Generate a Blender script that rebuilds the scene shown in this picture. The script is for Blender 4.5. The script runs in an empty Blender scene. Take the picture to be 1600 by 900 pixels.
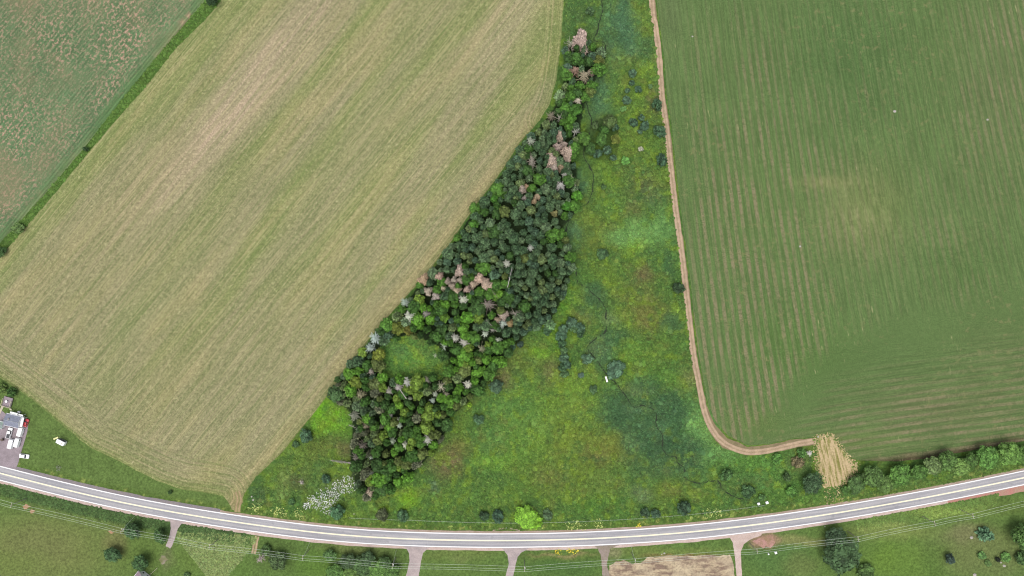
import bpy, math, random
import numpy as np
from mathutils import Vector, Matrix, noise as mnoise
from mathutils.geometry import delaunay_2d_cdt

random.seed(7); rng = np.random.default_rng(7)
scene = bpy.context.scene
C = scene.collection

# ------------------------------------------------------------------ camera, sky, sun, exposure
S = 0.31                       # metres per photo pixel on the ground
F = 1067.0
H = S * F                      # drone height
cam = bpy.data.cameras.new('camera'); camo = bpy.data.objects.new('camera', cam); C.objects.link(camo)
camo.location = (0, 0, H); camo.rotation_euler = (0, 0, 0)
cam.sensor_width = 36; cam.lens = 36 * F / 1600; cam.clip_start = 1; cam.clip_end = 20000
scene.camera = camo
SUN_EL, SUN_AZ = math.radians(76), math.radians(205)      # azimuth clockwise from north (image up)
w = bpy.data.worlds.new('World'); scene.world = w; w.use_nodes = True
nt = w.node_tree; bg = nt.nodes['Background']
sky = nt.nodes.new('ShaderNodeTexSky'); sky.sky_type = 'NISHITA'; sky.sun_disc = False
sky.sun_elevation = SUN_EL; sky.sun_rotation = SUN_AZ; sky.dust_density = 4; sky.ozone_density = 0.6; sky.air_density = 1.0
hs = nt.nodes.new('ShaderNodeHueSaturation'); hs.inputs['Saturation'].default_value = .45      # veiled, greyish daylight
nt.links.new(sky.outputs[0], hs.inputs['Color']); nt.links.new(hs.outputs[0], bg.inputs[0]); bg.inputs[1].default_value = 0.13
sun = bpy.data.lights.new('sun', 'SUN'); sun.energy = 1.5; sun.angle = math.radians(60); sun.color = (1, .97, .92)
suno = bpy.data.objects.new('sun', sun); C.objects.link(suno)
d = Vector((math.sin(SUN_AZ) * math.cos(SUN_EL), math.cos(SUN_AZ) * math.cos(SUN_EL), math.sin(SUN_EL)))
suno.rotation_euler = d.to_track_quat('Z', 'Y').to_euler()
scene.view_settings.view_transform = 'Standard'; scene.view_settings.look = 'None'
scene.view_settings.exposure = 0.53; scene.view_settings.gamma = 1
scene.view_settings.use_curve_mapping = False
scene.cycles.filter_width = 1.15
E = 1.8                        # a flat surface renders at albedo * E (linear)

# ------------------------------------------------------------------ helpers
def lin(c):
    c = np.asarray(c, float) / 255
    return np.where(c <= .04045, c / 12.92, ((c + .055) / 1.055) ** 2.4)
def alb(*c):
    return lin(c) / E
def P(px, py, z=0.0):          # a photo pixel on the horizontal plane z
    k = S * (H - z) / H
    return Vector(((px - 800) * k, (450 - py) * k, z))
def tag(o, label=None, cat=None, group=None, kind=None):
    if label: o['label'] = label
    if cat: o['category'] = cat
    if group: o['group'] = group
    if kind: o['kind'] = kind
    return o
def link(name, me, parent=None, mat=None):
    if mat is not None and not me.materials: me.materials.append(mat)
    o = bpy.data.objects.new(name, me); C.objects.link(o)
    if parent: o.parent = parent
    return o
def empty(name, loc, rz=0):
    o = bpy.data.objects.new(name, None); C.objects.link(o); o.location = loc; o.rotation_euler = (0, 0, rz)
    o.empty_display_size = .5
    return o

class MB:
    def __init__(s): s.v = []; s.f = []; s.c = []
    def quad(s, *p, col=1.0):
        n = len(s.v); s.v += [tuple(q) for q in p]; s.f.append(tuple(range(n, n + len(p)))); s.c.append(col)
    def box(s, c, size, rz=0, taper=(1, 1), shift=(0, 0)):
        x, y, z = [a / 2 for a in size]; n = len(s.v); cr, sr = math.cos(rz), math.sin(rz)
        for k, zz in ((0, -z), (1, z)):
            tx, ty = taper if k else (1, 1); dx, dy = shift if k else (0, 0)
            for a, b in ((-1, -1), (1, -1), (1, 1), (-1, 1)):
                X, Y = a * x * tx + dx, b * y * ty + dy
                s.v.append((c[0] + X * cr - Y * sr, c[1] + X * sr + Y * cr, c[2] + zz))
        for f in ((3, 2, 1, 0), (4, 5, 6, 7), (0, 1, 5, 4), (1, 2, 6, 5), (2, 3, 7, 6), (3, 0, 4, 7)):
            s.f.append(tuple(n + i for i in f)); s.c.append(1.0)
        return s
    def tube(s, a, b, ra, rb, k=5, cap=False):
        a, b = Vector(a), Vector(b); dd = (b - a)
        if dd.length < 1e-6: return s
        q = dd.to_track_quat('Z', 'Y'); n = len(s.v)
        for p, r in ((a, ra), (b, rb)):
            for i in range(k):
                t = 2 * math.pi * i / k
                s.v.append(tuple(p + q @ Vector((math.cos(t) * r, math.sin(t) * r, 0))))
        for i in range(k):
            j = (i + 1) % k; s.f.append((n + i, n + j, n + k + j, n + k + i)); s.c.append(1.0)
        if cap: s.f.append(tuple(n + k + i for i in range(k))); s.c.append(1.0)
        return s
    def prism(s, pts, z0, z1, bevel=0):           # outline in xy extruded, with an inset top
        n = len(s.v); m = len(pts); cx = sum(p[0] for p in pts) / m; cy = sum(p[1] for p in pts) / m
        rings = [(z0, 1.0), (z1 - bevel, 1.0)] + ([(z1, 1 - bevel * 1.2 / max(.3, max(abs(p[0] - cx) + abs(p[1] - cy) for p in pts) * .7))] if bevel else [])
        if not bevel: rings[1] = (z1, 1.0)
        for z, k in rings:
            for p in pts: s.v.append((cx + (p[0] - cx) * k, cy + (p[1] - cy) * k, z))
        for r in range(len(rings) - 1):
            for i in range(m):
                j = (i + 1) % m; s.f.append((n + r * m + i, n + r * m + j, n + (r + 1) * m + j, n + (r + 1) * m + i)); s.c.append(1.0)
        s.f.append(tuple(n + (len(rings) - 1) * m + i for i in range(m))); s.c.append(1.0)
        s.f.append(tuple(n + i for i in reversed(range(m)))); s.c.append(1.0)
        return s
    def mesh(s, name, smooth=False):
        me = bpy.data.meshes.new(name); me.from_pydata(s.v, [], s.f)
        a = me.attributes.new('var', 'FLOAT', 'FACE'); a.data.foreach_set('value', np.array(s.c, np.float32))
        if smooth: me.polygons.foreach_set('use_smooth', [True] * len(me.polygons))
        me.update(); return me
    def build(s, name, mat, parent=None, smooth=False):
        return link(name, s.mesh(name, smooth), parent, mat)

# value noise, vectorised
_perm = rng.random((256, 256))
def vn(x, y):
    xi = np.floor(x).astype(int); yi = np.floor(y).astype(int); fx = x - xi; fy = y - yi
    fx = fx * fx * (3 - 2 * fx); fy = fy * fy * (3 - 2 * fy)
    g = lambda a, b: _perm[a & 255, b & 255]
    return (g(xi, yi) * (1 - fx) + g(xi + 1, yi) * fx) * (1 - fy) + (g(xi, yi + 1) * (1 - fx) + g(xi + 1, yi + 1) * fx) * fy
def fbm(x, y, sc, o=4, off=0):
    r = 0; a = 1; t = 0
    for i in range(o):
        r = r + a * vn(x / sc * 2 ** i + 17.3 * i + off, y / sc * 2 ** i + 5.1 * i + off * 1.7); t += a; a *= .55
    return r / t
def sm(a, b, x):
    t = np.clip((x - a) / (b - a), 0, 1); return t * t * (3 - 2 * t)

# ------------------------------------------------------------------ materials
class NT:
    def __init__(s, name, rough=.9, spec=.2):
        s.m = bpy.data.materials.new(name); s.m.use_nodes = True; s.t = s.m.node_tree
        s.b = s.t.nodes['Principled BSDF']; s.b.inputs['Roughness'].default_value = rough
        s.b.inputs['Specular IOR Level'].default_value = spec
    def n(s, typ, **kw):
        x = s.t.nodes.new(typ)
        for k, v in kw.items(): setattr(x, k, v)
        return x
    def l(s, a, b): s.t.links.new(a, b)
    def val(s, x, inp):
        if isinstance(x, (int, float)): inp.default_value = x
        else: s.l(x, inp)
    def math(s, op, a, b=0.0, c=0.0, clamp=False):
        x = s.n('ShaderNodeMath', operation=op, use_clamp=clamp)
        s.val(a, x.inputs[0]); s.val(b, x.inputs[1]); s.val(c, x.inputs[2]); return x.outputs[0]
    def noise(s, vec, scale, detail=3, rough=.55, dim='3D'):
        x = s.n('ShaderNodeTexNoise', noise_dimensions=dim); x.inputs['Scale'].default_value = scale
        x.inputs['Detail'].default_value = detail; x.inputs['Roughness'].default_value = rough
        if vec is not None: s.l(vec, x.inputs['Vector'])
        return x.outputs['Fac']
    def ramp(s, v, lo, hi, a=0.0, b=1.0):
        x = s.n('ShaderNodeMapRange', interpolation_type='SMOOTHSTEP'); s.val(v, x.inputs[0])
        for i, q in enumerate((lo, hi, a, b)): x.inputs[i + 1].default_value = q
        return x.outputs[0]
    def mix(s, f, a, b, mode='MIX'):
        x = s.n('ShaderNodeMix', data_type='RGBA', blend_type=mode)
        s.val(f, x.inputs[0])
        for v, i in ((a, 6), (b, 7)):
            if hasattr(v, 'default_value') or hasattr(v, 'is_linked'): s.l(v, x.inputs[i])
            else: x.inputs[i].default_value = (*[float(q) for q in v[:3]], 1)
        return x.outputs[2]
    def scale(s, col, f):      # colour times scalar
        x = s.n('ShaderNodeVectorMath', operation='SCALE'); s.l(col, x.inputs[0]); s.val(f, x.inputs['Scale']); return x.outputs[0]
    def attr(s, name, out='Fac'): return s.n('ShaderNodeAttribute', attribute_name=name).outputs[out]
    def pos(s): return s.n('ShaderNodeTexCoord').outputs['Object']
    def comb(s, x, y, z=0.0):
        c = s.n('ShaderNodeCombineXYZ'); s.val(x, c.inputs[0]); s.val(y, c.inputs[1]); s.val(z, c.inputs[2]); return c.outputs[0]
    def out(s, col, bump=None, bs=.3, bd=.3):
        s.l(col, s.b.inputs['Base Color'])
        if bump is not None:
            b = s.n('ShaderNodeBump'); b.inputs['Strength'].default_value = bs; b.inputs['Distance'].default_value = bd
            s.l(bump, b.inputs['Height']); s.l(b.outputs[0], s.b.inputs['Normal'])
        return s.m
def flat(name, col, rough=.6, spec=.3, var=.12, sc=2.0, metal=0):
    k = NT(name, rough, spec); k.b.inputs['Metallic'].default_value = metal
    n = k.noise(k.pos(), sc, 4)
    c = k.n('ShaderNodeRGB'); c.outputs[0].default_value = (*[float(q) for q in col], 1)
    return k.out(k.scale(c.outputs[0], k.ramp(n, .3, .7, 1 - var, 1 + var)))

def foliage_mat(name, lo=.72, hi=1.28, yel=.12):
    k = NT(name, .75, .25)
    col = k.n('ShaderNodeObjectInfo').outputs['Color']
    n = k.noise(k.pos(), .8, 2)
    f = k.math('MULTIPLY', k.ramp(n, .3, .7, lo, hi), k.attr('var'))
    c = k.scale(col, f)
    n2 = k.noise(k.pos(), 1.7, 2)
    c = k.mix(k.ramp(n2, .5, .75, 0, yel * 3), c, k.scale(k.mix(1.0, c, (1.35, 1.12, .75), 'MULTIPLY'), 1.15))
    m = k.out(c)
    return m
M_LEAF = foliage_mat('leaves'); M_NEEDLE = foliage_mat('needles', .75, 1.25, .05)
M_BARK = flat('bark', alb(120, 108, 98), .9, .1, .3, 3)
M_DEADWOOD = foliage_mat('dead_wood', .8, 1.15, 0)
M_WHITE = flat('white_paint', (.78, .78, .78), .35, .4, .04)
M_GLASS = flat('dark_glass', (.02, .025, .03), .08, .6, .1)
M_BLACK = flat('black_rubber', (.03, .03, .03), .8, .2)
M_RED = flat('red_paint', (.42, .05, .06), .3, .5, .08)
M_GREY = flat('grey_metal', (.32, .33, .34), .5, .4)
M_DARKPLASTIC = flat('dark_plastic', (.05, .05, .055), .6, .3)
M_ROOF = flat('grey_shingles', alb(150, 155, 172), .85, .2, .14, 1.5)
M_ROOF2 = flat('mauve_shingles', alb(170, 150, 160), .85, .2, .14, 1.5)
M_SIDING = flat('white_siding', (.74, .74, .75), .5, .3, .05)
M_WOODW = flat('weathered_board', alb(180, 165, 172), .85, .2, .18, 2.5)
M_CREAM = flat('cream_board', alb(225, 215, 190), .7, .2, .1, 2)
M_POLE = flat('pole_wood', alb(165, 160, 150), .85, .2, .15, 2)
M_WIRE = flat('aluminium_wire', (.64, .70, .60), .5, .3, .05)
M_STONE = flat('pale_stone', alb(205, 198, 188), .9, .1, .2, 3)
M_YELLOW = flat('pale_yellow_paint', (.62, .62, .28), .5, .3, .08)

# ------------------------------------------------------------------ road centre line
rx = np.array([-700, -400, -200, 0, 200, 360, 540, 720, 800, 900, 1080, 1260, 1440, 1600, 1800, 2000, 2300], float)
ry_ = np.array([520, 622, 684, 739.3, 786.8, 814.4, 836.1, 844.1, 844.5, 842.4, 831, 808.6, 778.3, 746.4, 702, 655, 580], float)
def spline(x, X=rx, Y=ry_):
    m = np.gradient(Y, X); i = np.clip(np.searchsorted(X, x) - 1, 0, len(X) - 2); h = X[i + 1] - X[i]; t = (x - X[i]) / h
    return ((2 * t**3 - 3 * t**2 + 1) * Y[i] + (t**3 - 2 * t**2 + t) * h * m[i] + (-2 * t**3 + 3 * t**2) * Y[i + 1] + (t**3 - t**2) * h * m[i + 1])
def road_y(x): return spline(np.asarray(x, float))
rpx = np.arange(-690, 2290, 8.0); rpy = road_y(rpx)
RC = np.stack([(rpx - 800) * S, (450 - rpy) * S], 1)
tg = np.gradient(RC, axis=0); tg /= np.linalg.norm(tg, axis=1)[:, None]
NRM = np.stack([-tg[:, 1], tg[:, 0]], 1)         # points north
arc = np.concatenate([[0], np.cumsum(np.linalg.norm(np.diff(RC, axis=0), axis=1))])

# ------------------------------------------------------------------ colour of the open ground (albedo of the vegetation itself)
G = (85, 119, 57); D = (70, 103, 66); B = (82, 118, 84); Y = (107, 133, 54); L = (122, 172, 46); LG = (112, 156, 88)
BR = (114, 118, 62); R = (118, 104, 74); PALE = (120, 142, 95); FL = (38, 50, 32); TAN = (165, 150, 110)
BLOBS = [  # x, y, rx, ry, colour, strength
 (900,30,28,60,(84,112,62),.9),(975,50,38,80,B,.9),(1000,8,14,20,Y,.8),(1007,45,12,28,Y,.8),(1005,75,12,20,D,.6),(960,62,16,14,D,.7),(982,94,16,9,BR,.5),
 (990,115,34,24,Y,.75),(937,150,24,42,B,.85),(984,150,34,36,(98,130,54),.8),(1021,158,11,20,R,.6),(996,212,30,36,(104,130,52),.8),(1010,180,14,10,BR,.4),
 (945,275,26,26,(104,135,50),.8),(905,288,14,22,B,.8),(950,305,24,22,Y,.6),(1003,288,24,20,(105,108,64),.7),(1014,306,24,20,(88,112,70),.8),(985,330,14,14,R,.5),
 (930,365,26,38,(112,126,54),.75),(896,362,20,26,B,.8),(960,325,20,18,(92,128,60),.7),(1004,365,40,22,LG,.85),(992,384,16,11,(124,165,66),.8),(962,372,22,12,LG,.7),(1036,345,14,26,LG,.6),
 (1046,412,12,26,D,.7),(1004,428,17,17,R,.75),(1012,402,14,8,D,.5),(950,428,28,20,Y,.75),(907,438,18,18,(90,130,60),.7),(926,458,22,17,D,.85),(966,455,16,22,Y,.7),
 (1000,455,26,22,(108,118,62),.7),(1030,462,14,16,G,.6),(1014,492,38,26,(120,116,62),.75),(1047,503,17,17,D,.8),(1020,500,10,8,R,.5),(975,492,17,22,Y,.8),(911,498,22,15,(128,138,72),.7),
 (868,520,20,34,(100,144,50),.8),(882,472,15,24,(98,146,48),.8),(957,500,13,14,PALE,.6),(962,530,28,14,D,.7),(990,560,30,24,(104,140,56),.7),(1030,548,22,22,Y,.5),
 (1076,590,16,18,(140,138,86),.55),(1042,592,26,16,(98,140,58),.6),(1008,602,26,16,D,.85),(942,552,20,22,B,.7),(992,612,13,10,PALE,.6),(905,600,26,17,(118,150,56),.8),
 (985,650,50,34,D,.95),(1008,692,42,40,D,.9),(1040,640,30,36,D,.9),(1062,706,36,30,D,.85),(1090,722,20,22,D,.7),(1030,735,40,18,(84,112,66),.6),(1098,668,24,34,LG,.85),(1122,712,44,14,LG,.8),(1078,650,12,26,LG,.7),
 (1190,728,60,22,(92,135,60),.8),(1170,750,40,14,(84,120,66),.6),(1250,725,22,20,(98,110,68),.6),(1240,770,40,14,(95,135,55),.6),
 (885,615,60,40,(110,142,56),.75),(878,685,52,36,(118,138,54),.8),(800,640,50,34,(100,140,66),.8),(835,672,26,18,(124,156,78),.6),(770,690,22,18,(112,148,76),.6),(905,640,26,16,(126,150,66),.6),(720,775,26,14,(104,142,68),.5),(950,760,24,14,(116,140,70),.5),(818,560,38,26,(108,124,56),.75),(786,592,20,20,R,.7),(862,582,17,22,R,.55),
 (842,552,15,9,L,.6),(700,722,27,26,R,.85),(715,700,20,18,(110,110,58),.6),(750,665,26,20,(88,124,60),.6),(768,722,30,13,(124,168,58),.75),(822,690,44,30,(108,146,60),.65),(900,752,60,34,(108,128,56),.7),
 (955,700,40,30,(118,126,56),.75),(930,712,20,16,R,.5),(858,745,24,18,BR,.6),(795,765,40,22,(98,130,56),.6),(1000,770,17,16,(112,132,88),.75),(1050,768,26,12,BR,.45),(935,792,34,15,(92,132,50),.7),
 (636,779,20,18,(128,172,44),.9),(514,652,30,30,(118,172,42),.98),(500,640,22,18,(112,168,42),.9),(505,700,32,20,(98,112,54),.8),(540,700,16,14,R,.6),(470,740,30,30,(96,118,58),.7),
 (441,758,15,28,(118,138,76),.7),(402,776,16,18,(76,98,62),.8),(466,752,17,14,(86,94,62),.7),(520,760,34,22,(90,112,62),.6),(690,770,50,20,(96,128,54),.6),(730,800,60,14,(88,118,54),.6),(678,758,10,8,(86,108,88),.6),
 (960,622,26,20,D,.8),(985,652,40,28,D,.9),(1012,690,40,40,D,.9),(1046,646,34,38,D,.85),(1066,708,34,30,D,.9),(1040,728,44,16,(80,110,66),.7),
 (1032,672,18,13,(86,122,80),.6),(1000,640,20,9,(90,122,84),.6),(985,690,16,22,(92,122,76),.6),(1002,608,22,10,(96,124,74),.6),(1050,690,14,20,(62,94,62),.6),(1075,715,18,14,(62,92,60),.6),(950,290,10,30,(84,124,60),.5),(925,480,24,18,D,.6),(930,545,18,14,(96,118,76),.7),
 (640,558,60,34,(86,124,58),1.0),(640,562,34,20,(92,136,62),.8),(625,548,14,10,(84,116,70),.5),(660,575,18,10,(104,142,56),.5),
]
SOUTH = [
 (60,860,150,62,(124,135,78),1.0),(60,850,60,30,(122,128,80),.6),(20,880,50,20,(118,136,72),.6),(215,860,60,40,(106,130,66),.9),(178,845,20,24,(132,128,84),.6),(262,872,10,20,(140,130,108),.5),
 (305,870,44,34,(108,132,66),.95),(322,840,44,24,(118,140,82),.8),(360,870,34,34,(120,146,80),.85),(375,885,24,20,(98,130,60),.6),(430,870,50,30,(98,122,64),.8),
 (500,884,44,22,(100,132,58),.8),(560,858,60,8,(122,134,78),.8),(600,870,44,20,(92,112,60),.7),(715,868,60,12,(122,138,76),.85),(715,885,60,18,(104,130,66),.85),(720,875,20,6,(128,138,84),.5),
 (875,870,56,8,(112,126,66),.7),(880,888,58,16,(86,118,60),.95),(880,868,50,2.5,(160,146,104),.7),(1050,862,100,8,(122,140,74),.9),(960,862,14,12,(150,146,110),.7),(1070,868,60,3,(150,112,82),.7),
 (1215,870,60,30,(94,126,68),.9),(1250,885,30,20,(118,130,76),.6),(1245,846,60,8,(150,150,96),.7),(1195,846,22,10,(190,140,130),.75),(1390,830,80,14,(136,150,84),.8),(1480,800,70,10,(132,154,78),.8),
 (1400,875,60,36,(108,138,62),.95),(1385,870,16,24,(110,140,60),.6),(1530,860,80,40,(118,130,78),.9),(1510,835,36,16,(132,132,92),.7),(1580,790,60,12,(104,124,62),.7),(1560,880,44,26,(114,130,76),.7),(1460,880,20,30,(92,122,56),.6),
]
SMOOTH = (D, B, LG, PALE)
def smear(Cc, X, Y_, blobs, warp=1.0, p=2.6):
    smo = np.zeros(len(X))
    wx = (fbm(X, Y_, 26, 3, 3) - .5) * 34 * warp + (fbm(X, Y_, 7, 2, 9) - .5) * 9 * warp
    wy = (fbm(X, Y_, 26, 3, 11) - .5) * 34 * warp + (fbm(X, Y_, 7, 2, 15) - .5) * 9 * warp
    for (x, y, a, b, col, st) in blobs:
        r = np.sqrt(((X + wx - x) / a) ** 2 + ((Y_ + wy - y) / b) ** 2)
        al = (st * np.exp(-(r ** (p * 1.6 if col == D else p))))[:, None]
        Cc[:] = Cc * (1 - al) + lin(col)[None, :] / E * al
        smo = smo * (1 - al[:, 0]) + (1.0 if col in SMOOTH else 0.0) * al[:, 0]
    return smo
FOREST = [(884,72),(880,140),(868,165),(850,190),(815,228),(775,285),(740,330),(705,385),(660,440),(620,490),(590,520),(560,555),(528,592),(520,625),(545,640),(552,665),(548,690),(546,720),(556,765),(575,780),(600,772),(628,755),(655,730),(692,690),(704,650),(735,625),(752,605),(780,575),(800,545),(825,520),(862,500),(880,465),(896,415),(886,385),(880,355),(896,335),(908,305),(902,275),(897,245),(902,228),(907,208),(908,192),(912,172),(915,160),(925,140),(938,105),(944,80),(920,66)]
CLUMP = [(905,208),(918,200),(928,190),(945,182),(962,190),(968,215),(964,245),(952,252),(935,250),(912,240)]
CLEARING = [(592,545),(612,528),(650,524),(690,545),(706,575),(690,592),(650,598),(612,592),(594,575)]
def inpoly(X, Y_, poly):
    r = np.zeros(np.shape(X), bool); n = len(poly)
    for i in range(n):
        x1, y1 = poly[i]; x2, y2 = poly[(i + 1) % n]
        c = ((y1 > Y_) != (y2 > Y_)) & (X < (x2 - x1) * (Y_ - y1) / (y2 - y1 + 1e-9) + x1); r ^= c
    return r
def pdist(X, Y_, pts):
    best = np.full(np.shape(X), 1e9)
    for (x1, y1), (x2, y2) in zip(pts[:-1], pts[1:]):
        dx, dy = x2 - x1, y2 - y1; t = np.clip(((X - x1) * dx + (Y_ - y1) * dy) / (dx * dx + dy * dy + 1e-9), 0, 1)
        best = np.minimum(best, np.hypot(X - x1 - t * dx, Y_ - y1 - t * dy))
    return best
def ground_color(X, Y_):
    X = np.asarray(X, float).ravel(); Y_ = np.asarray(Y_, float).ravel()
    Cc = np.repeat(alb(*G)[None], len(X), 0)
    m1 = fbm(X, Y_, 45, 4, 1)[:, None]; Cc = Cc * (1 - sm(.45, .75, m1) * .7) + alb(*Y)[None] * sm(.45, .75, m1) * .7
    smo = smear(Cc, X, Y_, BLOBS, .55)
    # small yellow-green, brown and dark mottling of the tall growth
    for sc, off, col, lo, hi, st in ((12, 21, (120, 148, 50), .55, .75, .6), (16, 33, BR, .60, .78, .35), (13, 41, (76, 112, 58), .56, .76, .5), (4, 51, (138, 164, 76), .6, .8, .35), (6, 57, (70, 98, 54), .58, .78, .35)):
        q = (sm(lo, hi, fbm(X, Y_, sc, 3, off)) * st * (1 - .9 * smo))[:, None]; Cc = Cc * (1 - q) + alb(*col)[None] * q
    Y0 = road_y(np.clip(X, -690, 2290))
    dn = Y0 - Y_                                     # px north of the centre line
    # forest floor
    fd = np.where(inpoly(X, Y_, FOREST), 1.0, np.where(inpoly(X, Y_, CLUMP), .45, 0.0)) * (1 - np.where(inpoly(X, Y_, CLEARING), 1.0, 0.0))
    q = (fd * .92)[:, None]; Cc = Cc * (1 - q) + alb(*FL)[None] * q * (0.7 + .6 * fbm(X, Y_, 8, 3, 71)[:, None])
    # mown lawn west of the hay access
    q = (sm(385, 365, X) * np.where(Y_ > 500, 1, 0))[:, None]
    lawn = alb(104, 128, 68)[None] * (.86 + .28 * fbm(X, Y_, 22, 4, 77)[:, None]); Cc = Cc * (1 - q) + lawn * q
    # northern verge
    vy = .5 + .5 * np.sin((dn + 3 * fbm(X, Y_, 40, 2, 3)) * .55)
    q = (sm(28, 18, dn) * sm(5, 9, dn) * .75)[:, None]
    verge = alb(98, 124, 58)[None] * (.8 + .3 * fbm(X, Y_, 7, 3, 81)[:, None]) * (.93 + .12 * vy[:, None]); Cc = Cc * (1 - q) + verge * q
    q = (sm(.62, .72, fbm(X, Y_, 5, 2, 83)) * sm(27, 21, dn) * sm(12, 18, dn) * .6)[:, None]; Cc = Cc * (1 - q) + alb(160, 170, 92)[None] * q
    # south of the road
    Sc = np.repeat(alb(101, 128, 66)[None], len(X), 0) * (.85 + .3 * fbm(X, Y_, 18, 4, 61)[:, None])
    smear(Sc, X, Y_, SOUTH, .45, 3.4)
    q = (sm(14, 17, -dn) * sm(38, 30, -dn) * sm(400, 380, X) * .9)[:, None]    # rough ditch growth
    dc = alb(80, 106, 62)[None] * (.75 + .5 * fbm(X, Y_, 6, 3, 91)[:, None]); Sc = Sc * (1 - q) + dc * q
    q = sm(-5, 0, -dn)[:, None]; Cc = Cc * (1 - q) + Sc * q
    # far surroundings
    far = np.hypot(np.maximum(np.abs(X - 800) - 900, 0), np.maximum(np.abs(Y_ - 450) - 520, 0))
    q = sm(0, 900, far)[:, None]; fc = alb(100, 125, 66)[None] * (.7 + .6 * fbm(X, Y_, 900, 3, 5)[:, None]); Cc = Cc * (1 - q) + fc * q
    # damp darker skin along the creek
    q = (np.exp(-(pdist(X, Y_, CREEK) / 7) ** 2) * .3 * (dn > 20))[:, None]; Cc = Cc * (1 - q) + alb(70, 92, 60)[None] * q
    g = 1 + (fbm(X, Y_, 3.2, 2, 99)[:, None] - .5) * .5
    return np.clip(Cc * g, .004, .6)
CREEK = [(936,-60),(941,-20),(940,0),(942,15),(938,30),(932,52),(928,63),(944,66),(946,76),(945,90),(940,101),(930,110),(926,126),(914,150),(918,168),(924,186),(922,205),(914,228),(912,243),(920,258),(927,275),(926,295),(922,310),(917,319),(905,325),(893,340),(885,358),(888,380),(895,405),(900,425),(903,443),(912,446),(925,458),(937,468),(946,482),(947,500),(946,518),(930,530),(918,541),(920,549),(930,560),(940,573),(950,588),(962,598),(975,615),(988,634),(996,636),(1005,634),(1020,639),(1026,648),(1025,662),(1035,682),(1035,700),(1043,711),(1056,714),(1058,722),(1068,730),(1070,745),(1080,752),(1095,755),(1110,752),(1122,752),(1130,765),(1145,775),(1168,782)]

def vcol_mesh(name, verts, faces, colors, extra=None):
    me = bpy.data.meshes.new(name); me.from_pydata([tuple(v) for v in verts], [], faces) if not isinstance(faces, np.ndarray) else None
    if isinstance(faces, np.ndarray):
        nv, nf, k = len(verts), len(faces), faces.shape[1]
        me.vertices.add(nv); me.vertices.foreach_set('co', np.asarray(verts, np.float32).ravel())
        me.loops.add(nf * k); me.loops.foreach_set('vertex_index', faces.astype(np.int32).ravel())
        me.polygons.add(nf); me.polygons.foreach_set('loop_start', np.arange(0, nf * k, k, dtype=np.int32)); me.polygons.foreach_set('loop_total', np.full(nf, k, np.int32))
        me.update(calc_edges=True)
    if colors is not None:
        a = me.attributes.new('tint', 'FLOAT_COLOR', 'POINT')
        a.data.foreach_set('color', np.concatenate([colors, np.ones((len(colors), 1))], 1).astype(np.float32).ravel())
    for k, v in (extra or {}).items():
        a = me.attributes.new(k, 'FLOAT', 'POINT'); a.data.foreach_set('value', np.asarray(v, np.float32))
    me.update(); return me

# ------------------------------------------------------------------ ground: one sheet to the horizon
def axis(lo, hi, step, far=9000):
    a = list(np.arange(lo, hi + step / 2, step)); d_ = step * 1.6; x = a[-1]; out = []
    while x < far: x += d_; d_ *= 1.35; out.append(x)
    d_ = step * 1.6; x = a[0]; lo_ = []
    while x > -far: x -= d_; d_ *= 1.35; lo_.append(x)
    return np.array(lo_[::-1] + a + out)
gx = axis(-262, 262, .93); gy = axis(-158, 158, .93)
GX, GY = np.meshgrid(gx, gy); pX = GX.ravel() / S + 800; pY = 450 - GY.ravel() / S
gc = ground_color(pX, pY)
nx, ny = len(gx), len(gy); ii = np.arange(nx - 1)[None, :] + np.arange(ny - 1)[:, None] * nx
fa = np.stack([ii, ii + 1, ii + 1 + nx, ii + nx], -1).reshape(-1, 4)
gm = vcol_mesh('ground', np.stack([GX.ravel(), GY.ravel(), np.zeros(GX.size)], 1), fa, gc)
k = NT('grassland', .95, .1); p = k.pos()
n1 = k.noise(p, .9, 4, .65); n2 = k.noise(p, 3.0, 2)
f = k.math('MULTIPLY', k.ramp(n1, .3, .7, .72, 1.28), k.ramp(n2, .3, .7, .82, 1.18))
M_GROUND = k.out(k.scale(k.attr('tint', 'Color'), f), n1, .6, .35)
tag(link('ground', gm, None, M_GROUND), kind='structure')

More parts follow.
